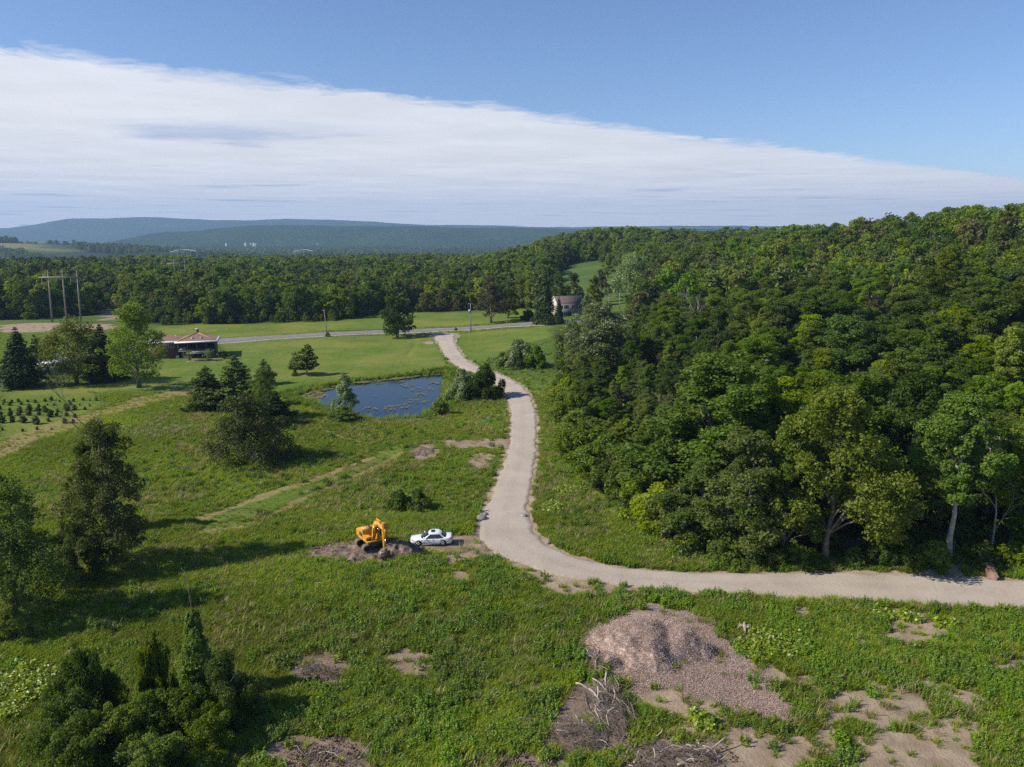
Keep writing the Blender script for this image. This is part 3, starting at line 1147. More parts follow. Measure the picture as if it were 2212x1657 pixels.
# the same kinds for the scattered masses
I_MID = foliage('mass_mid_green', (0.108, 0.171, 0.020), (0.186, 0.242, 0.040), inst=True, objvar=0.35, hue=0.02)
I_YEL = foliage('mass_yellow_green', (0.156, 0.220, 0.022), (0.252, 0.297, 0.050), inst=True, objvar=0.3)
I_DRK = foliage('mass_dark_green', (0.077, 0.125, 0.019), (0.134, 0.185, 0.036), inst=True, objvar=0.3)
I_PINE = foliage('mass_pine', (0.079, 0.108, 0.030), (0.146, 0.176, 0.054), inst=True, trans=0.12)
I_BRN = foliage('mass_brownish', (0.115, 0.115, 0.042), (0.190, 0.185, 0.075), inst=True, objvar=0.3)
I_GRASS = foliage('grass_blades', (0.170, 0.255, 0.028), (0.350, 0.400, 0.092), trans=0.5, inst=True, objvar=0.28, gloss=0.0, hue=0.02)
I_WEED = foliage('weed_leaves', (0.120, 0.205, 0.022), (0.205, 0.290, 0.044), trans=0.42, inst=True, objvar=0.32, gloss=0.02, hue=0.02)
I_LUSH = foliage('lush_leaves', (0.19, 0.27, 0.018), (0.31, 0.37, 0.035), inst=True, objvar=0.25, gloss=0.05)


def leaf_cards(C, Nrm, size, aspect=1.6, rs=None, fold=0.25):
    """rhombic leaf sprays at C facing Nrm; folded along the middle"""
    n = len(C)
    rs = rs or rng
    Nrm = Nrm / (np.linalg.norm(Nrm, axis=1, keepdims=True) + 1e-9)
    R = rs.normal(size=(n, 3))
    U = np.cross(Nrm, R)
    U /= np.linalg.norm(U, axis=1, keepdims=True) + 1e-9
    W = np.cross(Nrm, U)
    s = np.asarray(size).reshape(-1, 1) * np.ones((n, 1))
    a = s * aspect * 0.5
    b = s * 0.5
    up = Nrm * s * fold
    V = np.stack([C - U * a, C + W * b + up, C + U * a, C - W * b + up], 1).reshape(-1, 3)
    i = np.arange(n)[:, None] * 4
    T = np.concatenate([i + np.array([[0, 1, 2]]), i + np.array([[0, 2, 3]])], 1).reshape(-1, 3)
    return V, T


def crown_mesh(name, C, Nrm, size, tint, mat, aspect=1.6, rs=None, fold=0.2, extra=None):
    V, T = leaf_cards(C, Nrm, size, aspect, rs, fold)
    t = np.repeat(np.clip(tint, 0, 1), 4)
    mats = [mat]
    midx = np.zeros(len(T), int)
    if extra is not None:      # stems carried with the crown in the scattered masses
        ev, ef, em = extra
        T2 = ef + len(V)
        V = np.concatenate([V, ev])
        t = np.concatenate([t, np.zeros(len(ev))])
        T = np.concatenate([T, T2])
        midx = np.concatenate([midx, np.ones(len(T2), int)])
        mats.append(em)
    return make_mesh(name, V, T, mats, False, {'tint': ('FLOAT', t)}, midx)


def quads_to_tris(mb):
    T = [np.concatenate(mb.T)] if mb.T else []
    if mb.Q:
        q = np.concatenate(mb.Q)
        T += [q[:, [0, 1, 2]], q[:, [0, 2, 3]]]
    return np.concatenate(mb.V), np.concatenate(T)


def broadleaf(seed, Ht=18.0, R=4.8, base=0.28, lobes=14, nleaf=9000, leaf=0.34, shape=1.0, droop=0.0, stems=1, bark=None, fol=None, spread=1.0,
              name='broadleaf', merge=False, gapp=0.0):
    rs = np.random.default_rng(seed)
    tr = MB()
    z0 = Ht * base
    ch = Ht - z0
    L = []
    for i in range(lobes):
        t = (i + 0.5 + rs.uniform(-0.3, 0.3)) / lobes
        env = R * (math.sin(math.pi * min(0.98, (0.10 + 0.86 * t)) ** (0.72 * shape))) ** 0.62
        a = i * 2.399 + rs.uniform(-0.5, 0.5)
        rr = env * rs.uniform(0.40, 0.92) * (1 - 0.75 * t ** 3)
        L.append((rr * math.cos(a) * spread, rr * math.sin(a), z0 + ch * (0.06 + 0.84 * t), R * rs.uniform(0.26, 0.55) * (1.05 - 0.35 * t)))
    L.append((rs.uniform(-.3, .3), rs.uniform(-.3, .3), Ht - R * 0.42, R * 0.40))
    L = np.array(L)
    # trunk and limbs
    lean = rs.uniform(-0.03, 0.03, 2)
    for s in range(stems):
        off = rs.normal(size=2) * (0.25 if stems > 1 else 0.0)
        out_ = rs.normal(size=2) * (R * 0.35 if stems > 1 else 0.2)
        zz = np.linspace(-0.3, Ht * 0.86, 7)
        path = np.stack([off[0] + lean[0] * zz + out_[0] * (zz / Ht).clip(0) ** 1.3 + rs.normal(size=7) * 0.06,
                         off[1] + lean[1] * zz + out_[1] * (zz / Ht).clip(0) ** 1.3 + rs.normal(size=7) * 0.06, zz], 1)
        r0 = Ht * 0.0155 / math.sqrt(stems) + 0.04
        rad = r0 * (1.0 - 0.88 * (np.linspace(0, 1, 7)) ** 0.9)
        rad[0] *= 1.45
        tr.tube(path, rad, 7)
    for x, y, z, r in L[:-1]:
        zb = max(z0 * 0.75, z - math.hypot(x, y) * rs.uniform(0.7, 1.3) - 0.5)
        k = min(1.0, zb / (Ht * 0.86))
        st = np.array([lean[0] * zb, lean[1] * zb, zb])
        mid = np.array([x * 0.45, y * 0.45, zb + (z - zb) * 0.62])
        r1 = Ht * 0.0155 * (1 - 0.85 * k) * 0.55 + 0.02
        tr.tube([st, mid, (x, y, z)], [r1, r1 * 0.65, 0.02], 5, False)
    # leaf clumps round each lobe
    cl = []
    for x, y, z, r in L:
        for q in range(10):
            d = rs.normal(size=3)
            d /= np.linalg.norm(d)
            d[2] = d[2] * 0.95 + 0.08
            g = rs.uniform(0.55, 1.12)
            cl.append((x + d[0] * r * g, y + d[1] * r * g, z + d[2] * r * g * 0.9, r * rs.uniform(0.22, 0.55), rs.uniform(0, 1)))
    cl = np.array(cl)
    w = cl[:, 3] ** 2
    cnt = rs.multinomial(nleaf, w / w.sum())
    idx = np.repeat(np.arange(len(cl)), cnt)
    D = rs.normal(size=(len(idx), 3))
    D /= np.linalg.norm(D, axis=1, keepdims=True)
    flip = (D[:, 2] < -0.2) & (rs.random(len(idx)) < 0.65)
    D[flip, 2] *= -1
    rad = cl[idx, 3] * (rs.uniform(0.4, 1.0, len(idx)) ** 0.6 + 0.28 * rs.random(len(idx)) ** 4)
    C = cl[idx, :3] + D * rad[:, None] * np.array([1, 1, 0.95])
    if droop:
        C[:, 2] -= droop * rs.random(len(idx)) * np.hypot(C[:, 0], C[:, 1]) / R * 2.0
    if gapp:
        keep = rs.random(len(idx)) > gapp
        C, D, idx = C[keep], D[keep], idx[keep]
    Nr = D * 0.8 + rs.normal(size=D.shape) * 0.6 + np.array([0, 0, 0.22])
    tint = 0.55 * rs.random(len(C)) + 0.45 * cl[idx, 4]
    size = leaf * rs.uniform(0.6, 1.35, len(C))
    bark = bark or m_bark
    if merge:
        ev, ef = quads_to_tris(tr)
        return None, crown_mesh(name, C, Nr, size, tint, fol, rs=rs, extra=(ev, ef, bark))
    return tr.mesh(name + '_trunk', bark, True), crown_mesh(name + '_crown', C, Nr, size, tint, fol, rs=rs)


def conifer(seed, Ht=14.0, R=3.2, base=0.08, whorls=22, per=8, nleaf=7000, leaf=0.3, droop=0.25, up=0.0, power=0.9, fol=None, bark=None, name='conifer',
            irregular=0.15, merge=False, aspect=2.2):
    """spruce (drooping, conical), cedar (dense cone) and pine (flat plates) by the same rule: whorls of boughs hung with sprays"""
    rs = np.random.default_rng(seed)
    tr = MB()
    zz = np.linspace(-0.3, Ht, 6)
    tr.tube(np.stack([rs.normal(size=6) * 0.04, rs.normal(size=6) * 0.04, zz], 1), (Ht * 0.013 + 0.05) * (1 - 0.93 * np.linspace(0, 1, 6)), 7)
    boughs = []
    for w in range(whorls):
        t = (w + rs.uniform(-0.3, 0.3)) / whorls
        t = min(max(t, 0.0), 0.985)
        z = Ht * (base + (1 - base) * t)
        ln = R * (1 - t) ** power * (1 - 0.5 * max(0, 0.12 - t) / 0.12)
        k = max(3, int(per * (0.5 + 0.5 * (1 - t))))
        a0 = rs.uniform(0, 6.28)
        for j in range(k):
            a = a0 + j * 2 * math.pi / k + rs.uniform(-0.3, 0.3)
            l = max(0.15, ln * (1 + rs.normal() * irregular))
            boughs.append((a, z, l, rs.random()))
    B = np.array(boughs)
    for a, z, l, _ in B[::2]:
        tr.tube([(0, 0, z), (l * 0.85 * math.cos(a), l * 0.85 * math.sin(a), z + l * (up - droop) * 0.8)], [0.035, 0.012], 3, False)
    w = B[:, 2] ** 1.35
    cnt = rs.multinomial(nleaf, w / w.sum())
    idx = np.repeat(np.arange(len(B)), cnt)
    n = len(idx)
    s = rs.random(n) ** 0.62
    a, z, l = B[idx, 0], B[idx, 1], B[idx, 2]
    lat = rs.normal(size=n) * 0.17 * l * (0.35 + 0.65 * s) + rs.normal(size=n) * 0.05
    rr = s * l
    zd = up * rr - droop * rr * s - np.abs(rs.normal(size=n)) * (0.10 * l * s + 0.03) * (1 if up <= 0 else -1)
    C = np.stack([rr * np.cos(a) - lat * np.sin(a), rr * np.sin(a) + lat * np.cos(a), z + zd], 1)
    Nr = np.stack([np.cos(a) * 0.35, np.sin(a) * 0.35, np.full(n, 0.75)], 1) + rs.normal(size=(n, 3)) * 0.5
    tint = 0.55 * rs.random(n) + 0.45 * B[idx, 3]
    size = leaf * rs.uniform(0.6, 1.3, n)
    bark = bark or m_bark
    if merge:
        ev, ef = quads_to_tris(tr)
        return None, crown_mesh(name, C, Nr, size, tint, fol, aspect, rs, extra=(ev, ef, bark))
    return tr.mesh(name + '_trunk', bark, True), crown_mesh(name + '_crown', C, Nr, size, tint, fol, aspect, rs)


def bare_mesh(seed, Ht, spread=0.35, levels=4, r0=0.16, mat=None, name='bare', lean=(0.0, 0.0), nb=(4, 7)):
    rs = np.random.default_rng(seed)
    mb = MB()

    def grow(p, d, L, r, lev):
        n = 5 if lev == 0 else 4
        P = [np.array(p)]
        dd = np.array(d, float)
        for i in range(n - 1):
            dd = dd + rs.normal(size=3) * (0.05 if lev == 0 else 0.13) + np.array([0, 0, 0.05])
            dd /= np.linalg.norm(dd)
            P.append(P[-1] + dd * L / (n - 1))
        P = np.array(P)
        mb.tube(P, np.linspace(r, r * 0.35, n), 6 if lev == 0 else 4, False)
        if lev + 1 < levels:
            for j in range(int(rs.integers(*nb))):
                t = rs.uniform(0.25 if lev == 0 else 0.3, 0.98)
                k = t * (n - 1)
                i = min(int(k), n - 2)
                q = P[i] + (P[i + 1] - P[i]) * (k - i)
                side = rs.normal(size=3)
                side -= dd * (side @ dd)
                side /= np.linalg.norm(side)
                nd_ = dd * 0.75 + side * (spread + 0.35) + np.array([0, 0, 0.15])
                grow(q, nd_ / np.linalg.norm(nd_), L * rs.uniform(0.35, 0.6), r * 0.42, lev + 1)

    grow((0, 0, -0.2), (lean[0], lean[1], 1), Ht * 0.8, r0, 0)
    return mb.mesh(name, mat or m_bark_dead, True)


KIND = {}
for i in range(4):
    KIND['ash%d' % i] = broadleaf(100 + i, 19 + i, 4.4 + 0.3 * i, 0.12, 18, 24000, 0.205, 1.0, fol=F_MID, name='ash')
for i in range(3):
    KIND['oak%d' % i] = broadleaf(120 + i, 18 + i, 5.2, 0.12, 18, 24000, 0.21, 0.9, fol=F_DRK, name='oak')
for i in range(2):
    KIND['maple%d' % i] = broadleaf(140 + i, 17 + i, 4.6, 0.10, 18, 24000, 0.205, 0.95, fol=F_YEL, name='maple')
for i in range(2):
    KIND['grey%d' % i] = broadleaf(150 + i, 17 + i, 4.4, 0.08, 17, 22000, 0.19, 0.95, fol=F_GRY, name='grey_tree')
for i in range(2):
    KIND['poplar%d' % i] = broadleaf(160 + i, 19, 2.8, 0.08, 16, 15000, 0.195, 1.0, fol=F_MID, name='poplar')
for i in range(2):
    KIND['pine%d' % i] = conifer(170 + i, 18, 4.6, 0.08, 26, 8, 18000, 0.26, 0.10, 0.16, 0.58, F_PINE, name='pine', irregular=0.42, aspect=2.2)
KIND['spruce'] = conifer(180, 17, 4.2, 0.06, 30, 10, 11000, 0.32, 0.42, 0.05, 0.85, F_SPR, name='spruce')
KIND['spruce1'] = conifer(181, 17, 3.4, 0.04, 30, 10, 10000, 0.30, 0.45, 0.0, 0.8, F_SPR, name='spruce', irregular=0.25)
KIND['cedar'] = conifer(182, 11, 3.0, 0.05, 24, 10, 14000, 0.20, 0.12, 0.25, 0.75, F_PINE, name='cedar', irregular=0.28)
KIND['cedar1'] = conifer(183, 9, 2.6, 0.05, 20, 9, 11000, 0.20, 0.10, 0.2, 0.7, F_SPR, name='cedar', irregular=0.3)
KIND['scots'] = broadleaf(184, 12, 6.6, 0.03, 30, 30000, 0.17, 0.8, fol=F_PINE, stems=2, name='field_pine')
KIND['young_pine'] = conifer(185, 6.5, 2.1, 0.16, 12, 7, 4200, 0.20, 0.05, 0.2, 0.75, F_PINE, name='young_pine', irregular=0.3)
KIND['blue'] = conifer(186, 8, 2.2, 0.03, 16, 9, 3500, 0.26, 0.1, 0.05, 0.9, F_BLUE, name='blue_spruce')
KIND['silver'] = broadleaf(190, 19, 9.0, 0.08, 24, 26000, 0.32, 0.85, fol=F_SIL, stems=4, name='silver_maple')
KIND['willow'] = broadleaf(191, 16, 7.5, 0.10, 18, 11000, 0.36, 0.9, droop=1.3, fol=F_SIL, stems=3, name='silver_willow')
KIND['yard'] = broadleaf(192, 17, 9.0, 0.12, 24, 12000, 0.28, 0.9, fol=F_YEL, stems=4, name='yard_tree')
KIND['tall'] = broadleaf(193, 22, 6.6, 0.14, 24, 13500, 0.28, 1.0, fol=F_YEL, stems=2, name='tall_maple')
KIND['elm'] = broadleaf(194, 15, 6.4, 0.10, 16, 11000, 0.36, 0.9, fol=F_DRK, stems=3, name='elm')
KIND['leftmaple'] = broadleaf(195, 17, 4.3, 0.05, 30, 24000, 0.165, 1.05, fol=F_GRY, stems=2, name='roadside_maple')
KIND['leftash'] = broadleaf(196, 15.5, 4.3, 0.10, 26, 20000, 0.165, 1.0, fol=F_MID, stems=2, name='field_ash')
KIND['chestnut'] = broadleaf(197, 19, 6.2, 0.22, 20, 30000, 0.21, 0.95, droop=0.5, fol=F_YEL, name='edge_chestnut')
KIND['thin'] = broadleaf(198, 18, 4.2, 0.36, 16, 22000, 0.19, 0.95, fol=F_MID, bark=m_bark_pale, name='thin_tree')
KIND['brown'] = broadleaf(199, 15, 4.6, 0.15, 12, 4200, 0.34, 0.95, fol=F_BRN, name='sparse_brown_tree')
KIND['bush'] = broadleaf(200, 3.6, 3.0, 0.0, 18, 13000, 0.155, 0.7, fol=F_SIL, stems=5, name='olive_bush')
KIND['bush1'] = broadleaf(201, 3.4, 2.8, 0.0, 18, 13000, 0.155, 0.7, fol=F_MID, stems=5, name='green_bush')
KIND['bush2'] = broadleaf(202, 3.2, 2.6, 0.0, 17, 12000, 0.15, 0.7, fol=F_DRK, stems=5, name='dark_bush')
KIND['bush3'] = broadleaf(203, 3.2, 2.6, 0.0, 17, 12000, 0.15, 0.7, fol=F_YEL, stems=5, name='bright_bush')
KIND['bush4'] = broadleaf(204, 3.8, 2.6, 0.0, 17, 13000, 0.14, 0.75, fol=F_GRY, stems=6, name='grey_bush')
KIND['thk1'] = broadleaf(211, 3.4, 2.8, 0.0, 13, 30000, 0.082, 0.7, fol=F_MID, stems=5, name='thicket_bush')
KIND['thk2'] = broadleaf(212, 3.2, 2.6, 0.0, 12, 30000, 0.080, 0.7, fol=F_DRK, stems=5, name='thicket_bush')
KIND['thk4'] = broadleaf(214, 3.8, 2.6, 0.0, 12, 30000, 0.078, 0.75, fol=F_GRY, stems=6, name='thicket_bush')
KIND['willowbush'] = broadleaf(205, 8.0, 2.5, 0.02, 18, 14000, 0.14, 1.0, fol=F_SIL, stems=5, name='pond_willow')


def tree(kind, xy, sc=1.0, name='tree', label='', cat='tree', group=None, rz=None, wid=1.0, sink=0.0, parts=('trunk', 'crown')):
    z = H1(*xy) - sink
    s = (sc * wid, sc * wid, sc)
    e = empty(name, (xy[0], xy[1], z), rz if rz is not None else random.uniform(0, 6.28), s)
    tag(e, label, cat, group)
    t, c = KIND[kind]
    put(parts[0], t, e)
    put(parts[1], c, e)
    return e


def sc_to(kind_h, base_uv, top_v, xy):
    """scale so that the plant's top reaches a given picture height"""
    hgt = (base_uv[1] - top_v) * pxm(*xy) * 1.0 / math.cos(math.atan2(CAM_Z, xy[1]))
    return hgt / kind_h


HTS = {'thk1': 3.4, 'thk2': 3.2, 'thk4': 3.8, 'spruce': 17, 'spruce1': 17, 'cedar': 11, 'cedar1': 9, 'scots': 12, 'young_pine': 6.5, 'blue': 8, 'silver': 19, 'willow': 16, 'yard': 17, 'tall': 22,
       'elm': 15, 'leftmaple': 17, 'leftash': 15.5, 'chestnut': 19, 'thin': 18, 'brown': 15, 'bush': 3.6, 'bush1': 3.4, 'bush2': 3.2, 'bush3': 3.2, 'bush4': 3.8,
       'willowbush': 8, 'ash0': 19, 'ash1': 20, 'ash2': 21, 'ash3': 22, 'oak0': 18, 'oak1': 19, 'oak2': 20, 'maple0': 17, 'maple1': 18, 'grey0': 17, 'grey1': 18,
       'poplar0': 19, 'poplar1': 19, 'pine0': 18, 'pine1': 18}
WID = {'thk1': 2.8, 'thk2': 2.6, 'thk4': 2.6, 'spruce': 4.2, 'spruce1': 3.4, 'cedar': 3.0, 'cedar1': 2.6, 'scots': 6.6, 'young_pine': 2.1, 'blue': 2.2, 'silver': 9, 'willow': 7.5, 'yard': 9, 'tall': 6.6,
       'elm': 6.4, 'leftmaple': 4.3, 'leftash': 4.3, 'chestnut': 6.2, 'thin': 4.2, 'brown': 4.6, 'bush': 3.0, 'bush1': 2.8, 'bush2': 2.6, 'bush3': 2.6, 'bush4': 2.6,
       'willowbush': 2.5, 'ash0': 4.4, 'ash1': 4.7, 'ash2': 5.0, 'ash3': 5.3, 'oak0': 5.2, 'oak1': 5.2, 'oak2': 5.2, 'maple0': 4.6, 'maple1': 4.6, 'grey0': 4.4,
       'grey1': 4.4, 'poplar0': 2.8, 'poplar1': 2.8, 'pine0': 4.4, 'pine1': 4.4}

USED = []


def ptree(kind, u, v, top, width, name, label, cat='tree', group=None, rz=None, sink=0.0):
    """a plant whose foot stands at survey point (u, v), about as tall and wide as surveyed"""
    xy = G(u, v)
    s = sc_to(HTS[kind], (u, v), top, xy)
    w = width * pxm(*xy) / (2 * WID[kind] * s)
    USED.append((xy[0], xy[1], WID[kind] * s * w))
    return tree(kind, xy, s, name, label, cat, group, rz, w, sink)


# ------------------------------------------------------------------ trees of the open ground
ptree('spruce', 47, 836, 706, 100, 'spruce_tree', 'tall dark conical spruce at the edge of the nursery rows')
ptree('yard', 165, 828, 694, 165, 'yard_tree', 'broad pale green multi-stemmed yard tree between two dark spruces')
ptree('spruce1', 226, 822, 700, 90, 'spruce_tree', 'dark spruce hidden behind the pale green yard tree')
ptree('cedar1', 82, 800, 722, 34, 'cedar_tree', 'narrow dark evergreen behind the tall dark spruce')
ptree('tall', 300, 838, 657, 122, 'maple_tree', 'tall bright green maple with forked trunk beside the brick house')
ptree('cedar', 450, 884, 790, 84, 'cedar_tree', 'dark cedar with a dense dark shrub at its foot')
ptree('cedar', 512, 880, 768, 100, 'cedar_tree', 'tallest dark cedar of the clump by the pond')
ptree('cedar1', 572, 830, 775, 40, 'cedar_tree', 'small spreading dark cedar behind the evergreen clump')
ptree('leftash', 578, 905, 792, 74, 'young_tree', 'narrow bright green tree between the cedar clump and the pond')
ptree('cedar1', 598, 918, 848, 66, 'cedar_tree', 'short wide cedar at the pond side of the clump')
ptree('scots', 538, 998, 856, 180, 'pine_tree', 'wide spreading grey-green pine in the open meadow')
ptree('bush2', 425, 888, 866, 48, 'shrub', 'low dark shrub at the foot of the cedar', 'shrub')
ptree('bush3', 608, 905, 880, 44, 'shrub', 'light green bush at the edge of the cedar clump', 'shrub')
ptree('young_pine', 640, 808, 757, 34, 'young_pine', 'smaller of two young pines on the lawn beyond the pond')
ptree('young_pine', 663, 811, 741, 52, 'young_pine', 'larger of two young pines on the lawn beyond the pond')
ptree('bush2', 637, 812, 801, 14, 'shrub', 'tiny dark shrub at the foot of two young pines', 'shrub')
ptree('willowbush', 745, 895, 808, 50, 'willow', 'silvery upright willow standing at the pond rim')
ptree('bush4', 740, 908, 880, 70, 'shrub', 'low grey-green bush under the silvery willow', 'shrub')
ptree('elm', 858, 729, 640, 86, 'elm_tree', 'dark round elm beside the paved road')
ptree('brown', 1062, 698, 610, 82, 'elm_tree', 'thin brownish elm leaning over the field beyond the road')
ptree('oak0', 1098, 688, 622, 50, 'tree', 'dark tree beside the thin brownish elm')
ptree('spruce1', 1176, 700, 576, 46, 'spruce_tree', 'tall brown-green spruce in front of the grey house')
ptree('spruce', 1207, 701, 640, 24, 'spruce_tree', 'shorter spruce against the gable of the grey house')
ptree('bush2', 1143, 690, 672, 40, 'shrub', 'round dark shrub beside the road near the tall spruce', 'shrub')
ptree('silver', 1285, 800, 656, 160, 'silver_maple', 'huge pale silver maple with many stems')
ptree('bush', 1122, 792, 738, 84, 'olive_bush', 'round silvery bush beyond the bend of the drive', 'shrub')
ptree('bush1', 1158, 795, 748, 56, 'shrub', 'green bush beside the round silvery bush', 'shrub')
ptree('bush1', 1085, 792, 762, 44, 'shrub', 'low green bush touching the silvery bush', 'shrub')
ptree('bush', 1000, 862, 803, 76, 'olive_bush', 'wide silvery bush between the pond and the drive', 'shrub')
ptree('bush2', 1046, 860, 796, 74, 'shrub', 'dark green bush at the bend of the drive', 'shrub')
ptree('bush4', 952, 898, 862, 40, 'shrub', 'grey-green bush growing from the pond shore', 'shrub')
ptree('blue', 1269, 660, 632, 22, 'blue_spruce', 'small blue spruce behind the grey house')
ptree('oak1', 1240, 668, 590, 44, 'tree', 'dark tree behind the roof of the grey house')
ptree('oak2', 1206, 668, 588, 46, 'tree', 'dark tree behind the tall spruce by the grey house')
ptree('maple0', 1283, 665, 596, 36, 'tree', 'light green yard tree beyond the grey house')
ptree('brown', 1298, 655, 582, 36, 'tree', 'thin brownish tree between the grey house and the silver willow')
ptree('willow', 1368, 640, 548, 92, 'silver_willow', 'large silver willow on the slope above the grey house')
ptree('maple1', 1313, 600, 552, 30, 'tree', 'single yellow-green tree in the sloping pasture')
ptree('leftmaple', 250, 1222, 922, 168, 'maple_tree', 'tall grey-green maple casting a long shadow over the meadow')
ptree('thk4', 165, 1262, 1128, 118, 'shrub', 'grey-green bush between two tall meadow trees', 'shrub')
ptree('maple0', 196, 1150, 960, 70, 'tree', 'young yellow-green tree at the foot of the bare dead tree')
ptree('leftash', 48, 1335, 1046, 180, 'ash_tree', 'leafy ash with pale trunk and a bush round its foot')
ptree('thk4', 40, 1375, 1280, 110, 'shrub', 'bush wrapped round the foot of the leafy ash', 'shrub')
ptree('bush1', 860, 1100, 1062, 60, 'shrub', 'low green bush in the meadow beyond the yellow excavator', 'shrub')
ptree('bush2', 905, 1100, 1062, 52, 'shrub', 'low darker bush in the meadow beyond the white car', 'shrub')
ptree('young_pine', 985, 716, 706, 8, 'sapling', 'tiny conifer beside the mouth of the drive')
ptree('bush1', 708, 727, 718, 12, 'shrub', 'small shrub at the foot of a utility pole', 'shrub')
# overgrown thicket, lower left
TH = [('thk2', 195, 1592, 1424, 150, 'dark vine-grown bush with the high crest of the lower thicket'),
      ('thk1', 160, 1650, 1520, 180, 'mid-green leafy bush on the sunny side of the thicket crest'),
      ('thk4', 240, 1668, 1550, 190, 'pale grey-green bush low on the thicket'),
      ('thk2', 320, 1612, 1510, 180, 'wide dark bush in the saddle of the thicket'),
      ('thk2', 480, 1552, 1430, 150, 'round dark bush beside the vine-covered snag'),
      ('bush3', 345, 1560, 1400, 74, 'upright yellow-green sapling bush behind the thicket saddle'),
      ('thk2', 405, 1602, 1500, 190, 'dark shrub at the foot of the vine-covered snag'),
      ('thk1', 165, 1735, 1615, 200, 'leafy bush at the lower end of the thicket, sunny side'),
      ('thk4', 330, 1722, 1620, 220, 'grey-green bush at the lower end of the thicket, shaded side'),
      ('thk1', 455, 1625, 1545, 150, 'low green bush trailing from the thicket into the meadow')]
for kd, u, v, tp, w, lab in TH:
    ptree(kd, u, v, tp, w, 'shrub', lab, 'shrub')

# bare trees and the vine-covered snag
xy = G(232, 1130)
o = put('bare_tree', bare_mesh(41, sc_to(1, (232, 1130), 862, xy), 0.18, 4, 0.14, m_bark, 'bare_tree', nb=(4, 7)), None, (xy[0], xy[1], H1(*xy)))
tag(o, 'bare dead tree standing behind the tall grey-green maple', 'tree')
xy = G(430, 1500)
z = H1(*xy)
sn = empty('snag', (xy[0], xy[1], z))
tag(sn, 'broken snag wrapped in vines with a bare tip', 'snag')
hh = sc_to(1, (430, 1500), 1268, xy)
mb = MB()
mb.tube([(0, 0, -0.3), (0.05, 0, hh * 0.4), (-0.05, 0.05, hh * 0.75), (-0.25, 0.0, hh)], [0.16, 0.11, 0.04, 0.012], 7)
mb.tube([(-0.1, 0, hh * 0.83), (-0.5, 0.1, hh * 0.97)], [0.018, 0.006], 4)
mb.tube([(-0.1, 0, hh * 0.8), (0.25, -0.1, hh * 0.92)], [0.018, 0.006], 4)
mb.build('trunk', m_bark, sn, True)
n = 8000
zz = rng.random(n) ** 1.7 * hh * 0.70
an = rng.uniform(0, 6.28, n)
rr = (0.10 + 0.45 * vnoise(zz * 2.3, an * 2, 8) + 2.0 * (1 - zz / (hh * 0.72)) ** 1.25 * (0.35 + 1.0 * vnoise(zz * 1.6, an * 1.3, 4))) * rng.uniform(0.6, 1.05, n)
C = np.stack([rr * np.cos(an) + 0.05, rr * np.sin(an), zz], 1)
put('vine_leaves', crown_mesh('vine_leaves', C, np.stack([np.cos(an), np.sin(an), 0.5 + 0 * an], 1) + rng.normal(size=(n, 3)) * 0.4, 0.15 * rng.uniform(0.6, 1.3, n),
                              rng.random(n), F_MID), sn)

# ------------------------------------------------------------------ rows of nursery saplings
sap = []
SAP_UV = []
for v, us in [(868, range(8, 215, 17)), (877, range(4, 205, 19)), (888, range(2, 190, 20)), (900, range(6, 180, 20)), (914, range(0, 170, 27)), (930, range(10, 120, 34))]:
    for u in us:
        SAP_UV.append((u + random.uniform(-5, 5), v + random.uniform(-3, 3), v))
S_ME = [conifer(300 + i, 1.0, 0.46, 0.02, 8, 6, 420, 0.13, 0.05, 0.25, 0.6, F_PINE, name='nursery_sapling', irregular=0.25, merge=True)[1] for i in range(4)]
for u, v, row in SAP_UV:
    xy = G(u, v)
    big = 1.9 if 884 < row < 915 else 1.1
    s = 0.68 * big * random.uniform(0.5, 1.3)
    o = put('nursery_sapling', random.choice(S_ME), None, (xy[0], xy[1], H1(*xy) - 0.03), random.uniform(0, 6), s)
    tag(o, 'small dark conifer sapling planted in the nursery rows on the lawn', 'sapling', 'nursery saplings in rows')

# ------------------------------------------------------------------ woodland
def wood_points(y0, y1, s, az=41, seed=5):
    rs = np.random.default_rng(seed)
    pts = []
    xm = y1 * math.tan(math.radians(az)) + 60
    xs = np.arange(-xm, xm, s)
    ys = np.arange(y0, y1, s * 0.9)
    X, Y = np.meshgrid(xs, ys)
    X = X + (np.arange(len(ys))[:, None] % 2) * s * 0.5
    X = X.ravel() + rs.uniform(-0.46, 0.46, X.size) * s
    Y = Y.ravel() + rs.uniform(-0.46, 0.46, Y.size) * s
    k = np.abs(X) < Y * math.tan(math.radians(az)) + 40
    X, Y = X[k], Y[k]
    f = sd_poly(X, Y, FIELD)
    f2 = sd_poly(X, Y, FAR_FIELD)
    k = (f > 2.0) & (f2 > 4)
    return X[k], Y[k], f[k]


WX, WY, WS = wood_points(70, 620, 7.3)
ok = np.ones(len(WX), bool)
for ux, uy, ur in USED:
    ok &= np.hypot(WX - ux, WY - uy) > ur * 0.55 + 1.0
ok &= road_d(WX, WY) > 9
ok &= np.hypot(WX - 22, WY - 330) > 17
ok &= np.hypot(WX - G(1722, 640)[0], WY - G(1722, 640)[1]) > 9
dd_ = WY * math.cos(PITCH) + (CAM_Z - H(WX, WY) - 11) * math.sin(PITCH)
uu_ = 1106 + FOC * WX / dd_
vv_ = 828.5 + FOC * ((CAM_Z - H(WX, WY) - 11) * math.cos(PITCH) - WY * math.sin(PITCH)) / dd_
ok &= ~((uu_ > 1180) & (uu_ < 1345) & (vv_ < 712) & (WY < 470))
WX, WY, WS = WX[ok], WY[ok], WS[ok]
dist = np.hypot(WX, WY)
az = np.degrees(np.arctan2(WX, WY))
inview = (np.abs(az) < 35.5)
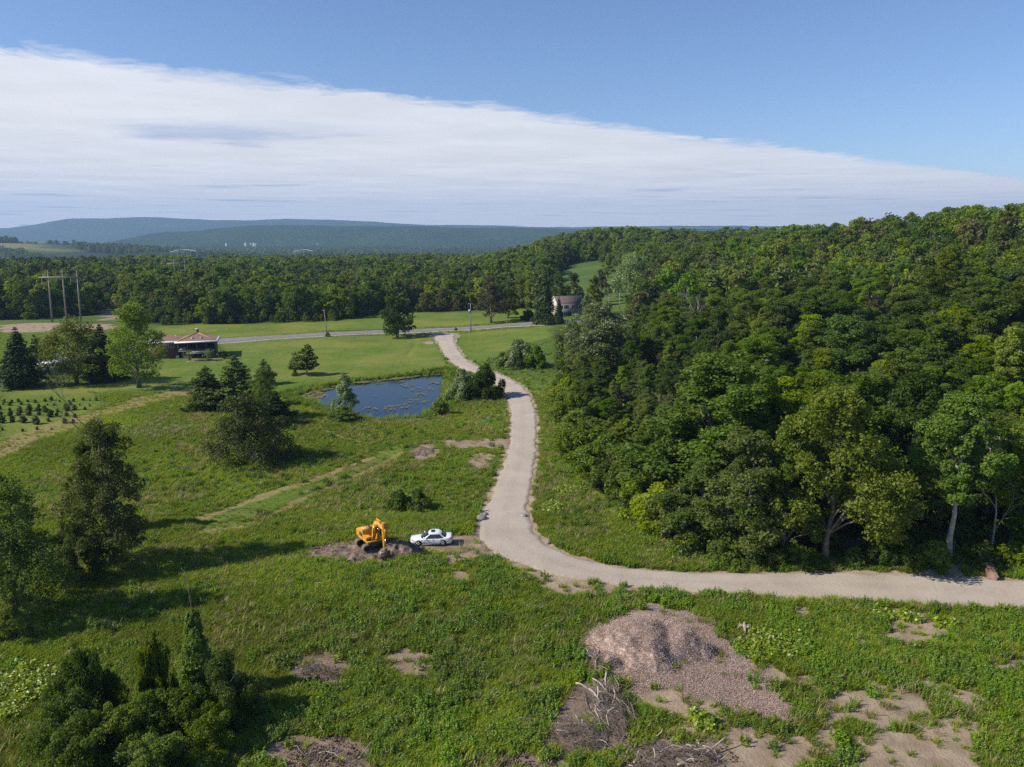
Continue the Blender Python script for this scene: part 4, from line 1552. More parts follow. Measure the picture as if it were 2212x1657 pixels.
# nearest trees first; behind the far field only the front row shows
score = dist + np.where(WY > 320, np.where(WS < 8, -60, 260), 0)
order = np.argsort(np.where(inview, score, 1e9))
N_IND = 300
IND = order[:N_IND]
REST = np.setdiff1d(np.arange(len(WX)), IND)
SPEC = [('ash', 4, 0.34, 'mid-green broadleaf tree'), ('oak', 3, 0.22, 'dark green broadleaf tree'), ('maple', 2, 0.16, 'bright yellow-green broadleaf tree'),
        ('grey', 2, 0.12, 'grey-green broadleaf tree'), ('pine', 2, 0.09, 'dark grey-green pine with layered boughs'), ('poplar', 2, 0.07, 'slender mid-green poplar'), ('brown', 0, 0.05, 'thin brownish half-bare tree')]
cum = np.cumsum([s[2] for s in SPEC])
patch = fbm(WX / 22, WY / 22, 2, 77)
for i in IND:
    back = WY[i] > 320 and WX[i] < 60
    r = (patch[i] * 1.7 - 0.35 + rng.uniform(-0.3, 0.3))
    r = min(max(r, 0), 0.999)
    if rng.random() < 0.35:
        r = rng.random()
    k = int(np.searchsorted(cum, r * cum[-1]))
    if back and rng.random() < 0.3:
        k = 5
    sp, nvar, _, desc = SPEC[k]
    s = float(np.clip(rng.normal(0.74, 0.14), 0.45, 1.05)) 
    if WY[i] > 105 and not back:
        s *= 0.34 + 0.66 * float(sstep(WS[i], 2, 58))
    elif WS[i] < 7:
        s *= 0.80
    size_w = 'low ' if s < 0.6 else ('tall ' if s > 0.88 else '')
    if back:
        where = 'in the treeline beyond the field across the road'
    elif WS[i] < 9:
        where = 'along the front edge of the wood by the drive' if WY[i] < 105 else 'on the flank of the wood facing the drive'
    elif H1(WX[i], WY[i]) > 12:
        where = 'high on the wooded hill'
    elif H1(WX[i], WY[i]) > 4:
        where = 'on the middle slope of the wooded hill'
    else:
        where = 'inside the foot of the hillside wood'
    desc = size_w + desc
    tree(sp + (str(rng.integers(0, nvar)) if nvar else ''), (WX[i], WY[i]), s, 'woodland_tree', desc + ' ' + where, 'tree', 'trees of the back treeline' if back else 'trees of the hillside wood',
         wid=(rng.uniform(1.1, 1.95) if sp not in ('pine', 'brown') else rng.uniform(0.9, 1.2)))
# named trees along the front of the wood
ptree('chestnut', 1782, 1212, 856, 262, 'edge_tree', 'large pale green tree with a bare lower trunk at the wood edge')
ptree('thin', 2047, 1206, 872, 190, 'edge_tree', 'leafy tree with a straight pale bare trunk near the log')
ptree('thin', 2218, 1200, 900, 170, 'edge_tree', 'slim tree with a pale trunk beyond the log')
ptree('grey1', 1610, 1205, 930, 220, 'edge_tree', 'bushy grey-green tree overhanging the grass bank')
ptree('grey0', 1520, 1165, 985, 190, 'edge_tree', 'low twiggy grey-green tree leaning over the bright grass')
ptree('ash1', 1690, 1205, 925, 150, 'edge_tree', 'mid-green tree between grey-green tree and large pale tree')

# a shrubby skirt along the wood's edge
edge_uv = [(2180, 1222), (2110, 1216), (2000, 1216), (1950, 1214), (1880, 1212), (1830, 1216), (1740, 1218), (1700, 1216), (1650, 1217), (1600, 1212), (1560, 1214),
           (1490, 1195), (1460, 1178), (1425, 1152), (1400, 1135), (1372, 1110), (1345, 1090), (1318, 1068), (1290, 1050), (1268, 1036), (1248, 1015), (1228, 990),
           (1216, 965), (1206, 940), (1200, 915), (1196, 890), (1192, 865), (1190, 842), (1188, 820), (1196, 805), (1214, 900), (1240, 950), (1270, 990), (1310, 1030), (1350, 1060), (1215, 850), (1235, 870), (1250, 905),
           (1330, 1085), (1420, 1110), (1390, 1085), (1230, 830), (1250, 850), (1225, 810)]
for i, (u, v) in enumerate(edge_uv):
    kd = ['bush1', 'bush2', 'bush3', 'bush4'][(i * 7 + i // 3) % 4]
    xy = G(u + (38 if v < 1180 else 14), v)
    s = rng.uniform(0.8, 1.6) if v < 1180 else rng.uniform(0.45, 0.85)
    lab = {'bush1': 'mid-green bush in the shrubby skirt of the hillside wood', 'bush2': 'dark green bush in the shrubby skirt of the hillside wood',
           'bush3': 'yellow-green bush in the shrubby skirt of the hillside wood', 'bush4': 'grey-green bush in the shrubby skirt of the hillside wood'}[kd]
    tree(kd, xy, s, 'edge_bush', lab, 'bush', 'bushes along the wood edge', wid=rng.uniform(0.9, 1.3))

# the rest of the wood and everything beyond: masses nobody could count
L_MID = [broadleaf(400 + i, 15, 5.9, 0.05, 14, 4200, 0.46, 1.0, fol=I_MID, name='mass_tree', merge=True)[1] for i in range(3)]
L_DRK = [broadleaf(410 + i, 14, 6.2, 0.05, 14, 4200, 0.46, 0.9, fol=I_DRK, name='mass_tree', merge=True)[1] for i in range(2)]
L_YEL = [broadleaf(420 + i, 14, 5.6, 0.05, 14, 4200, 0.46, 0.95, fol=I_YEL, name='mass_tree', merge=True)[1] for i in range(1)]
L_PIN = [conifer(430 + i, 16, 4.0, 0.05, 24, 8, 3600, 0.50, 0.12, 0.16, 0.62, I_PINE, name='mass_pine', irregular=0.42, merge=True)[1] for i in range(2)]
L_BRN = [broadleaf(440, 13, 4.6, 0.05, 12, 2600, 0.42, 1.0, fol=I_BRN, name='mass_tree', merge=True)[1]]
LK = L_MID + L_DRK + L_YEL + L_BRN + L_PIN


def mass(name, X, Y, smin, smax, label, extra=1.0):
    n = len(X)
    pn = fbm(X / 60, Y / 60, 2, 91) * 0.6 + rng.random(n) * 0.5
    ix = np.clip((pn - 0.15) / 0.75 * len(LK), 0, len(LK) - 1).astype(int)
    Z = H(X, Y) - 0.2
    big = fbm(X / 260, Y / 260, 3, 14)
    tint = np.clip(0.5 + 1.2 * (big - 0.5) + rng.normal(size=n) * 0.28, 0, 1)
    scatter(name, np.stack([X, Y, Z], 1), LK, rng.uniform(0, 6.28, n), (smin + (smax - smin) * np.clip(0.5 * rng.random(n) + 0.9 * fbm(X / 35, Y / 35, 3, 27) - 0.2, 0, 1)) * extra, tint, label, 'wood', idx=ix)


mass('hillside_wood', WX[REST], WY[REST], 0.48, 1.3, 'continuous canopy of the wood climbing the hill and behind the treeline')
FX, FY, FS = wood_points(620, 1250, 9.0, seed=6)
mass('far_wood', FX, FY, 0.7, 1.35, 'far broadleaf forest filling the valley floor')
FX, FY, FS = wood_points(1250, 2600, 15.0, seed=8)
# a few open fields far off
k = fbm(FX / 300, FY / 300, 2, 55) < 0.66
FX, FY = FX[k], FY[k]
mass('valley_forest', FX, FY, 1.0, 1.5, 'distant valley forest below the hills')
FX, FY, FS = wood_points(2600, 4600, 30.0, az=38, seed=9)
k = fbm(FX / 380, FY / 380, 2, 56) < 0.68
FX, FY = FX[k], FY[k]
mass('outlying_forest', FX, FY, 1.3, 2.0, 'outlying forest at the foot of the wooded hills')
bx = rng.uniform(-260, 70, 2600)
by = rng.uniform(300, 470, 2600)
f = sd_poly(bx, by, FIELD)
k = (f > -1) & (f < 9) & (road_d(bx, by) > 9)
bx, by = bx[k], by[k]
mass('treeline_brush', bx, by, 0.16, 0.4, 'low brush along the foot of the back treeline')
# undergrowth on the woodland floor near the edge
n = 5200
ux = rng.uniform(5, 130, n)
uy = rng.uniform(68, 260, n)
f = sd_poly(ux, uy, FIELD)
k = (f > 0.5) & (f < 14)
ux, uy = ux[k], uy[k]
UG = [broadleaf(450 + i, 1.5, 1.1, 0.0, 6, 330, 0.22, 0.7, fol=fm, name='undergrowth', stems=2, merge=True)[1] for i, fm in enumerate((I_MID, I_DRK, I_YEL))]
scatter('undergrowth', np.stack([ux, uy, H(ux, uy)], 1), UG, rng.uniform(0, 6.28, len(ux)), rng.uniform(0.5, 1.5, len(ux)), rng.random(len(ux)),
        'leafy undergrowth along the floor of the hillside wood', 'undergrowth')

# ------------------------------------------------------------------ meadow grass, weeds and flowers


def tuft_mesh(seed, n, h, spread, width, mat, name='grass_tuft'):
    rs = np.random.default_rng(seed)
    a = rs.uniform(0, 6.28, n)
    r = spread * np.sqrt(rs.random(n))
    B = np.stack([r * np.cos(a), r * np.sin(a), np.full(n, -0.04)], 1)
    a2 = rs.uniform(0, 6.28, n)
    hh = h * rs.uniform(0.5, 1.25, n)
    lean = hh * rs.uniform(0.3, 1.3, n)
    tip = B + np.stack([lean * np.cos(a2), lean * np.sin(a2), hh], 1)
    mid = B + np.stack([lean * 0.35 * np.cos(a2), lean * 0.35 * np.sin(a2), hh * 0.62], 1)
    s = np.stack([-np.sin(a2), np.cos(a2), 0 * a2], 1) * (width * rs.uniform(0.6, 1.3, n))[:, None]
    V = np.stack([B - s * 0.5, B + s * 0.5, mid + s * 0.5, mid - s * 0.5, tip], 1).reshape(-1, 3)
    i = np.arange(n)[:, None] * 5
    T = np.concatenate([i + [[0, 1, 2]], i + [[0, 2, 3]], i + [[3, 2, 4]]], 1).reshape(-1, 3)
    t = np.repeat(rs.random(n), 5)
    return make_mesh(name, V, T, [mat], False, {'tint': ('FLOAT', t)})


def weed_mesh(seed, stems, h, spread, leaf, per, mat, name='weed', aspect=2.2):
    rs = np.random.default_rng(seed)
    C = []
    N = []
    S = []
    for k in range(stems):
        a = rs.uniform(0, 6.28)
        r = spread * math.sqrt(rs.random())
        hh = h * rs.uniform(0.55, 1.2)
        ln = rs.normal(size=2) * 0.12 * hh
        for j in range(per):
            t = (j + rs.random()) / per
            b = rs.uniform(0, 6.28)
            o = leaf * rs.uniform(0.25, 0.6)
            C.append((r * math.cos(a) + ln[0] * t + o * math.cos(b), r * math.sin(a) + ln[1] * t + o * math.sin(b), hh * (0.12 + 0.88 * t)))
            N.append((math.cos(b) * 0.5, math.sin(b) * 0.5, 0.8))
            S.append(leaf * (1.1 - 0.55 * t))
    C = np.array(C)
    N = np.array(N) + rs.normal(size=C.shape) * 0.3
    return crown_mesh(name, C, N, np.array(S), rs.random(len(C)), mat, aspect, rs)


GR = [tuft_mesh(500 + i, 34, 0.42, 0.34, 0.05, I_GRASS) for i in range(4)]
m_seed = foliage('dry_stems', (0.22, 0.19, 0.075), (0.40, 0.35, 0.17), trans=0.4, inst=True, objvar=0.25)
SD = [tuft_mesh(510 + i, 22, 0.72, 0.4, 0.035, m_seed, 'seed_stems') for i in range(3)]
WD = [weed_mesh(520 + i, 12, 0.70, 0.38, 0.105, 13, I_WEED) for i in range(4)]
LU = [weed_mesh(530 + i, 8, 0.42, 0.36, 0.24, 6, I_LUSH, aspect=1.3) for i in range(2)]


def field_points(n, x0, x1, y0, y1, az=37):
    x = rng.uniform(x0, x1, n)
    y = rng.uniform(y0, y1, n)
    k = np.abs(x) < y * math.tan(math.radians(az)) + 6
    return x[k], y[k]


def keep_open(x, y, lawn_keep=0.30, dirt_keep=0.03, straw_keep=0.06):
    D, B, S, L, Cc, Fo, Dt = masks(x, y)
    p = (1 - D * (1 - dirt_keep)) * (1 - S * (1 - straw_keep)) * (1 - L * (1 - lawn_keep)) * (1 - Cc * 0.985) * (1 - Fo * 0.8) * (1 - Dt * 0.85)
    p = p * (sd_poly(x, y, POND) > 0.25) * (drive_sd(x, y) > 0.15) * (road_d(x, y) > 5.4)
    return p, D, S, L


# meadow grass in three belts, thinner and coarser with distance
PX, PY, PS = [], [], []
for n, y0, y1, s0, s1, half in ((78000, 44, 95, 0.65, 1.2, 72), (70000, 95, 170, 0.55, 1.05, 125), (26000, 170, 300, 0.6, 1.2, 215)):
    x, y = field_points(int(n), -half, half, y0, y1)
    p, D, S, L = keep_open(x, y)
    k = rng.random(len(x)) < p
    x, y = x[k], y[k]
    s = rng.uniform(s0, s1, len(x)) * (0.75 + 0.6 * fbm(x / 6, y / 6, 3, 44)) * (1 - 0.62 * L[k]) * (1 - 0.4 * S[k])
    PX.append(x)
    PY.append(y)
    PS.append(s)
x, y, s = np.concatenate(PX), np.concatenate(PY), np.concatenate(PS)
bt = fbm(x / 16, y / 16, 3, 70)
tint = np.clip(0.5 + 1.5 * (bt - 0.5) + rng.normal(size=len(x)) * 0.2, 0, 1)
scatter('meadow_grass', np.stack([x, y, H(x, y)], 1), GR, rng.uniform(0, 6.28, len(x)), s, tint, 'tall rough meadow grass over the open slope', 'grass')

# leafy weeds: thick in the near rough ground, patchy elsewhere
x, y = field_points(80000, -75, 75, 44, 112)
p, D, S, L = keep_open(x, y, 0.0, 0.06, 0.25)
zone = sstep(x, -26, -8) * (1 - sstep(y, 74, 92)) * 0.62 + 0.06
zone = np.maximum(zone, 0.35 * sstep(x, 4, 12) * (y > 74) * (y < 112))
cl = sstep(fbm(x / 3.2, y / 3.2, 4, 81), 0.42, 0.60)
k = rng.random(len(x)) < p * zone * (0.12 + 0.88 * cl)
x, y = x[k], y[k]
s = rng.uniform(0.55, 1.25, len(x)) * (0.7 + 0.6 * fbm(x / 4, y / 4, 3, 45))
tint = np.clip(fbm(x / 5, y / 5, 3, 71) * 1.5 - 0.25 + rng.normal(size=len(x)) * 0.15, 0, 1)
scatter('weeds', np.stack([x, y, H(x, y)], 1), WD, rng.uniform(0, 6.28, len(x)), s, tint, 'leafy green weeds in the rough ground round the chip pile', 'weeds')

# dry seed stems standing in patches of the rough grass
x, y = field_points(30000, -70, 70, 44, 170)
p, D, S, L = keep_open(x, y, 0.0, 0.25, 0.5)
k = rng.random(len(x)) < p * (0.05 + 0.75 * sstep(fbm(x / 5.5, y / 5.5, 4, 83), 0.48, 0.66))
x, y = x[k], y[k]
scatter('seed_stems', np.stack([x, y, H(x, y)], 1), SD, rng.uniform(0, 6.28, len(x)), rng.uniform(0.6, 1.15, len(x)), rng.random(len(x)), 'dry pale seed stems among the meadow grass', 'grass')

# weeds on the pond bank and ditch
x, y = field_points(26000, -60, 20, 105, 230)
p, D, S, L = keep_open(x, y, 0.0, 0.3, 0.3)
sd = sd_poly(x, y, POND)
k = (rng.random(len(x)) < p) & (((sd < 4.0) & (sd > 0.2)) | (rng.random(len(x)) < 0.05))
x, y = x[k], y[k]
scatter('bank_weeds', np.stack([x, y, H(x, y)], 1), WD, rng.uniform(0, 6.28, len(x)), rng.uniform(0.7, 1.35, len(x)), rng.random(len(x)),
        'rushes and weeds fringing the pond bank', 'weeds')

# bright low creeper patches
LP = [(G(10, 1500), 4.2), (G(1690, 1395), 2.6), (G(1640, 1405), 1.8), (G(1900, 1330), 1.0), (G(1560, 1175), 2.6), (G(1500, 1180), 2.4), (G(1230, 1060), 2.2), (G(1960, 1335), 0.9), (G(2040, 1350), 0.9),
      (G(1200, 1100), 1.8), (G(1520, 1560), 0.9)]
PX, PY = [], []
for (cx_, cy_), r in LP:
    n = int(r * r * 14)
    a = rng.uniform(0, 6.28, n)
    q = r * np.sqrt(rng.random(n)) * (0.6 + 0.6 * rng.random(n))
    PX.append(cx_ + q * np.cos(a))
    PY.append(cy_ + q * np.sin(a))
x, y = np.concatenate(PX), np.concatenate(PY)
k = drive_sd(x, y) > 0.3
x, y = x[k], y[k]
scatter('creeper', np.stack([x, y, H(x, y)], 1), LU, rng.uniform(0, 6.28, len(x)), rng.uniform(1.0, 1.7, len(x)), rng.random(len(x)),
        'bright yellow-green low creeper patches', 'creeper')

# white flower heads
m_flower = plain('white_petals', (0.62, 0.62, 0.56), 0.8, var=0.15)
m_yellow = plain('yellow_petals', (0.55, 0.42, 0.04), 0.8, var=0.15)


def flower_mesh(seed, mat):
    rs = np.random.default_rng(seed)
    n = 16
    a = rs.uniform(0, 6.28, n)
    r = 0.45 * np.sqrt(rs.random(n))
    C = np.stack([r * np.cos(a), r * np.sin(a), rs.uniform(0.4, 0.7, n)], 1)
    return crown_mesh('flower', C, np.tile([0, -0.2, 1.0], (n, 1)) + rs.normal(size=(n, 3)) * 0.25, 0.055, rs.random(n), mat, 1.0, rs, 0.0)


FL = [flower_mesh(540 + i, m_flower) for i in range(3)]
fu = [(1560, 2450), (1870, 2420), (1790, 2500), (1820, 2610), (2440, 2385), (2430, 2430), (2230, 2460), (2730, 2225), (1700, 2075), (1305, 2105), (1160, 2215), (1500, 2210), (2120, 2420), (3440, 2390),
      (1315, 2200), (2420, 2140), (2600, 2190), (2710, 2360), (2110, 2380), (1980, 1990), (1970, 1950), (2290, 1930), (1470, 2850), (2150, 2470), (1690, 2130)]
PX, PY = [], []
for u, v in fu:
    c_ = G(u / 1.83, v / 1.83)
    for _ in range(3):
        PX.append(c_[0] + rng.normal() * 0.7)
        PY.append(c_[1] + rng.normal() * 0.7)
pc_ = G(350, 930)
PX += list(pc_[0] + rng.normal(size=230) * 5.5)
PY += list(pc_[1] + rng.normal(size=230) * 4.0)
n = 30
ex, ey = field_points(n * 3, -60, 60, 48, 130)
PX += list(ex)
PY += list(ey)
x, y = np.array(PX), np.array(PY)
p, D, S, L = keep_open(x, y, 0, 0, 0)
k = p > 0.3
x, y = x[k], y[k]
scatter('wild_flowers', np.stack([x, y, H(x, y)], 1), FL, rng.uniform(0, 6.28, len(x)), rng.uniform(0.6, 1.2, len(x)), rng.random(len(x)),
        'small white wild flowers dotted through the meadow', 'flowers')
FY_ = [flower_mesh(550 + i, m_yellow) for i in range(2)]
c1, c2 = G(545, 716), G(978, 722)
x = np.concatenate([c1[0] + rng.normal(size=70) * 9, c2[0] + 9 + rng.normal(size=50) * 6, c2[0] - 1 + rng.normal(size=14)])
y = np.concatenate([c1[1] + rng.normal(size=70) * 7, c2[1] - 6 + rng.normal(size=50) * 6, c2[1] + rng.normal(size=14)])
k = (road_d(x, y) > 6) & (drive_sd(x, y) > 0.3)
x, y = x[k], y[k]
scatter('yellow_flowers', np.stack([x, y, H(x, y)], 1), FY_, rng.uniform(0, 6.28, len(x)), rng.uniform(1.6, 3.0, len(x)), rng.random(len(x)),
        'yellow wild flowers in the fields beside the paved road', 'flowers')
# rushes on the far pond shore
RU = [tuft_mesh(560 + i, 26, 1.5, 0.5, 0.07, I_GRASS, 'rush') for i in range(2)]
x, y = field_points(9000, -50, 5, 120, 225)
sd = sd_poly(x, y, POND)
k = (sd > -0.6) & (sd < 1.4) & (rng.random(len(x)) < 0.22 + 0.5 * (fbm(x / 5, y / 5, 2, 15) > 0.55))
x, y = x[k], y[k]
scatter('rushes', np.stack([x, y, np.maximum(H(x, y), POND_Z - 0.1)], 1), RU, rng.uniform(0, 6.28, len(x)), rng.uniform(0.5, 1.0, len(x)), rng.random(len(x)),
        'upright rushes standing along the waterline of the pond', 'rushes')

# ------------------------------------------------------------------ materials for made things
m_yellow_paint = plain('digger_yellow', (0.56, 0.27, 0.028), 0.55, var=0.3, vscale=2.6, spec=0.3)
m_track = plain('muddy_track_steel', (0.17, 0.135, 0.11), 0.8, metal=0.2, var=0.35, vscale=6)
m_steel = plain('worn_steel', (0.22, 0.17, 0.15), 0.55, metal=0.5, var=0.3, vscale=5)
m_black = plain('black_rubber', (0.018, 0.018, 0.02), 0.7)
m_chrome = plain('bare_rod', (0.55, 0.55, 0.56), 0.25, metal=0.9)
m_glass = plain('dark_glass', (0.012, 0.016, 0.022), 0.06, var=0.05, coat=0.5)
m_white_car = plain('white_car_paint', (0.74, 0.745, 0.76), 0.28, var=0.03, coat=0.7)
m_rim = plain('alloy_rim', (0.50, 0.50, 0.52), 0.35, metal=0.7)
m_red = plain('red_lamp', (0.33, 0.012, 0.015), 0.2, coat=0.5)
m_lamp = plain('clear_lamp', (0.45, 0.47, 0.5), 0.12, coat=0.6)
m_white = plain('white_paint', (0.70, 0.71, 0.72), 0.5, var=0.08)
m_wood = plain('weathered_pole', (0.24, 0.205, 0.18), 0.9, var=0.3, vscale=1.4)
m_grey_metal = plain('grey_metal', (0.42, 0.45, 0.47), 0.5, metal=0.3)
m_soil = plain('turned_soil', (0.165, 0.122, 0.095), 0.98, var=0.45, vscale=1.6, bump=0.9, bscale=6, spec=0.1)
m_chip = plain('wood_chips', (0.415, 0.31, 0.262), 0.95, var=0.5, vscale=7, bump=0.9, bscale=14, spec=0.1)
m_chip2 = foliage('loose_chips', (0.29, 0.21, 0.175), (0.57, 0.445, 0.385), trans=0.0, inst=True, gloss=0.0, objvar=0.2)
m_stick = plain('dry_branch', (0.20, 0.155, 0.125), 0.95, var=0.4, vscale=1.0)
m_stick2 = plain('bleached_branch', (0.36, 0.305, 0.255), 0.95, var=0.3, vscale=1.0)
m_rock = plain('grey_rock', (0.23, 0.215, 0.205), 0.9, var=0.3, vscale=2, bump=0.6, bscale=5)
m_logbark = plain('log_bark', (0.135, 0.075, 0.055), 0.95, var=0.4, vscale=3, bump=0.8, bscale=8)
m_logend = plain('log_end', (0.30, 0.20, 0.15), 0.9, var=0.3, vscale=4)
m_hose = plain('green_hose', (0.02, 0.23, 0.12), 0.4)
m_black_hose = plain('black_hose', (0.03, 0.03, 0.035), 0.4)


def brick_mat(name, a, b, mortar, sc):
    m, nt, out = new_mat(name)
    t = nd(nt, 'ShaderNodeTexCoord')
    sx_ = nd(nt, 'ShaderNodeSeparateXYZ')
    lk(nt, t.outputs['Object'], sx_.inputs[0])
    cb = nd(nt, 'ShaderNodeCombineXYZ')
    lk(nt, mth(nt, 'ADD', sx_.outputs[0], sx_.outputs[1]), cb.inputs[0])
    lk(nt, sx_.outputs[2], cb.inputs[1])
    br = nd(nt, 'ShaderNodeTexBrick')
    br.inputs['Scale'].default_value = sc
    br.inputs['Color1'].default_value = (*a, 1)
    br.inputs['Color2'].default_value = (*b, 1)
    br.inputs['Mortar'].default_value = (*mortar, 1)
    lk(nt, cb.outputs[0], br.inputs['Vector'])
    p = nd(nt, 'ShaderNodeBsdfPrincipled')
    lk(nt, br.outputs['Color'], p.inputs['Base Color'])
    p.inputs['Roughness'].default_value = 0.9
    lk(nt, p.outputs[0], out.inputs['Surface'])
    return m


m_brick = brick_mat('red_brown_brick', (0.17, 0.07, 0.05), (0.12, 0.05, 0.038), (0.20, 0.15, 0.12), 4.0)
m_siding = plain('grey_siding', (0.23, 0.225, 0.23), 0.7, var=0.08)
m_cream = plain('cream_siding', (0.50, 0.42, 0.34), 0.7, var=0.08)
m_shingle = brick_mat('brown_shingles', (0.27, 0.15, 0.10), (0.23, 0.125, 0.085), (0.19, 0.105, 0.075), 2.2)
m_shingle2 = brick_mat('mauve_shingles', (0.125, 0.090, 0.086), (0.105, 0.076, 0.073), (0.085, 0.062, 0.06), 2.2)
m_ridge = plain('tan_ridge_cap', (0.52, 0.34, 0.20), 0.85)
m_dark = plain('dark_trim', (0.04, 0.042, 0.05), 0.7)
m_trim = plain('grey_trim', (0.15, 0.155, 0.165), 0.6)

# screens of the porch
m_screen, nt, out = new_mat('porch_screen')
df = nd(nt, 'ShaderNodeBsdfDiffuse')
df.inputs['Color'].default_value = (0.02, 0.021, 0.024, 1)
tp = nd(nt, 'ShaderNodeBsdfTransparent')
mx = nd(nt, 'ShaderNodeMixShader')
wv_ = nd(nt, 'ShaderNodeTexCoord')
lk(nt, mapr(nt, noise(nt, wv_.outputs['Object'], 2.0, 2), 0.3, 0.7, 0.35, 0.5), mx.inputs[0])
lk(nt, df.outputs[0], mx.inputs[1])
lk(nt, tp.outputs[0], mx.inputs[2])
lk(nt, mx.outputs[0], out.inputs['Surface'])


def Rm(axis, deg):
    return Matrix.Rotation(math.radians(deg), 3, axis)


# ------------------------------------------------------------------ excavator
ex_xy = G(806, 1187)
ex = empty('excavator', (ex_xy[0], ex_xy[1], H1(*ex_xy) + 0.46), math.radians(-57), (1.0, 1.0, 0.92))
tag(ex, 'orange-yellow tracked excavator with raised boom beside dug soil', 'excavator')


def stadium(t, L, R_):
    """point and normal angle on a track loop, t in 0..1"""
    per = 2 * L + 2 * math.pi * R_
    s = (t % 1.0) * per
    if s < L:
        return (-L / 2 + s, -R_, -90)
    s -= L
    if s < math.pi * R_:
        a = -90 + math.degrees(s / R_)
        return (L / 2 + R_ * math.cos(math.radians(a)), R_ * math.sin(math.radians(a)), a)
    s -= math.pi * R_
    if s < L:
        return (L / 2 - s, R_, 90)
    s -= L
    a = 90 + math.degrees(s / R_)
    return (-L / 2 + R_ * math.cos(math.radians(a)), R_ * math.sin(math.radians(a)), a)


for sgn in (-1, 1):
    tk = MB()
    for k in range(44):
        y_, z_, a_ = stadium(k / 44, 2.55, 0.36)
        tk.box((sgn * 1.0, y_, z_ + 0.42), (0.62, 0.165, 0.05), Rm('X', a_ - 90))
        tk.box((sgn * 1.0, y_ + 0.035 * math.cos(math.radians(a_)), z_ + 0.42 + 0.035 * math.sin(math.radians(a_))), (0.62, 0.03, 0.05), Rm('X', a_ - 90))
    tr_ = tk.build('track', m_track, ex)
    rl = MB()
    rl.box((sgn * 1.0, 0, 0.42), (0.34, 2.5, 0.36))
    for q in (-1.27, 1.27):
        rl.cyl((sgn * 1.0, q, 0.42), 'x', 0.31, 0.4, 14)
    for q in np.linspace(-0.95, 0.95, 6):
        rl.cyl((sgn * 1.0, q, 0.19), 'x', 0.1, 0.42, 10)
    rl.build('track_frame', m_black, tr_)
MB().box((0, 0, 0.5), (1.5, 1.0, 0.34)).cyl((0, 0, 0.84), 'z', 0.62, 0.26, 20).build('undercarriage', m_black, ex)
MB().box((-0.25, 0, 1.08), (3.0, 2.36, 0.2)).build('deck', m_yellow_paint, ex, bevel=0.03)
cw = MB().prism([(-2.0, 1.0), (-1.15, 1.0), (-1.15, 2.0), (-1.75, 2.0), (-2.0, 1.8)], 'y', -1.18, 1.18).build('counterweight', m_yellow_paint, ex, bevel=0.07)
hood = MB().prism([(-1.14, 1.19), (-0.1, 1.19), (-0.1, 2.02), (-0.2, 2.22), (-1.02, 2.28), (-1.14, 2.1)], 'y', -1.16, 0.16).build('engine_hood', m_yellow_paint, ex, bevel=0.03)
MB().box((-0.62, -1.168, 1.62), (0.8, 0.02, 0.5)).build('louvre_panel', m_dark, hood)
MB().box((-0.62, -0.5, 2.262), (0.86, 1.1, 0.03)).build('hood_lid', plain('faded_yellow_lid', (0.56, 0.33, 0.12), 0.6), hood)
MB().cyl((-0.75, -0.1, 2.45), 'z', 0.06, 0.45, 8).build('exhaust_pipe', m_black, hood)
MB().box((0.42, -0.82, 1.42), (1.0, 0.68, 0.44)).build('fuel_tank', m_yellow_paint, ex, bevel=0.04)
MB().box((0.92, -0.82, 1.3), (0.03, 0.5, 0.16)).build('step', m_black, ex)
cab = MB().prism([(-0.15, 1.18), (1.35, 1.18), (1.42, 1.7), (1.1, 2.72), (-0.1, 2.76), (-0.15, 2.6)], 'y', 0.28, 1.16).build('cab', m_yellow_paint, ex, bevel=0.05)
MB().prism([(0.0, 1.75), (1.3, 1.78), (1.05, 2.6), (0.0, 2.62)], 'y', 0.268, 0.276).build('window', m_glass, cab)
MB().prism([(0.0, 1.75), (1.3, 1.78), (1.05, 2.6), (0.0, 2.62)], 'y', 1.164, 1.172).build('window', m_glass, cab)
wsd = MB()
wsd.add([(1.41, 0.36, 1.72), (1.41, 1.08, 1.72), (1.115, 1.08, 2.66), (1.115, 0.36, 2.66), (1.425, 0.36, 1.72), (1.425, 1.08, 1.72), (1.13, 1.08, 2.66), (1.13, 0.36, 2.66)],
        [(0, 1, 2, 3), (4, 7, 6, 5), (0, 4, 5, 1), (2, 6, 7, 3), (0, 3, 7, 4), (1, 5, 6, 2)])
wsd.build('windscreen', m_glass, cab)
# boom: gooseneck box section
bprof = [(0.72, 1.40), (0.98, 1.36), (1.42, 2.55), (2.05, 3.38), (2.75, 3.62), (3.82, 3.55), (3.86, 3.74), (2.7, 4.06), (1.95, 4.02), (1.35, 3.55), (1.05, 2.75)]
bm_ = MB()
top = bprof[5:]
upper = [(0.72, 1.40), (0.90, 2.3), (1.22, 3.3), (1.62, 3.92), (2.2, 4.12), (3.0, 3.98), (3.86, 3.76)]
lower = [(0.98, 1.34), (1.32, 2.2), (1.72, 2.95), (2.12, 3.36), (2.5, 3.5), (3.0, 3.52), (3.84, 3.52)]
A = []
for (ua, ub), (la, lb) in zip(upper, lower):
    A.append([(la, -0.44, lb), (ua, -0.44, ub), (ua, -0.08, ub), (la, -0.08, lb)])
bm_.grid(np.array(A), True)
bm_.add(A[0], [(0, 1, 2, 3)])
bm_.add(A[-1], [(3, 2, 1, 0)])
boom = bm_.build('boom', m_yellow_paint, ex)
MB().box((2.1, -0.452, 3.72), (0.55, 0.012, 0.13), Rm('Y', 12)).build('decal', plain('pale_decal', (0.55, 0.47, 0.36), 0.6), boom)
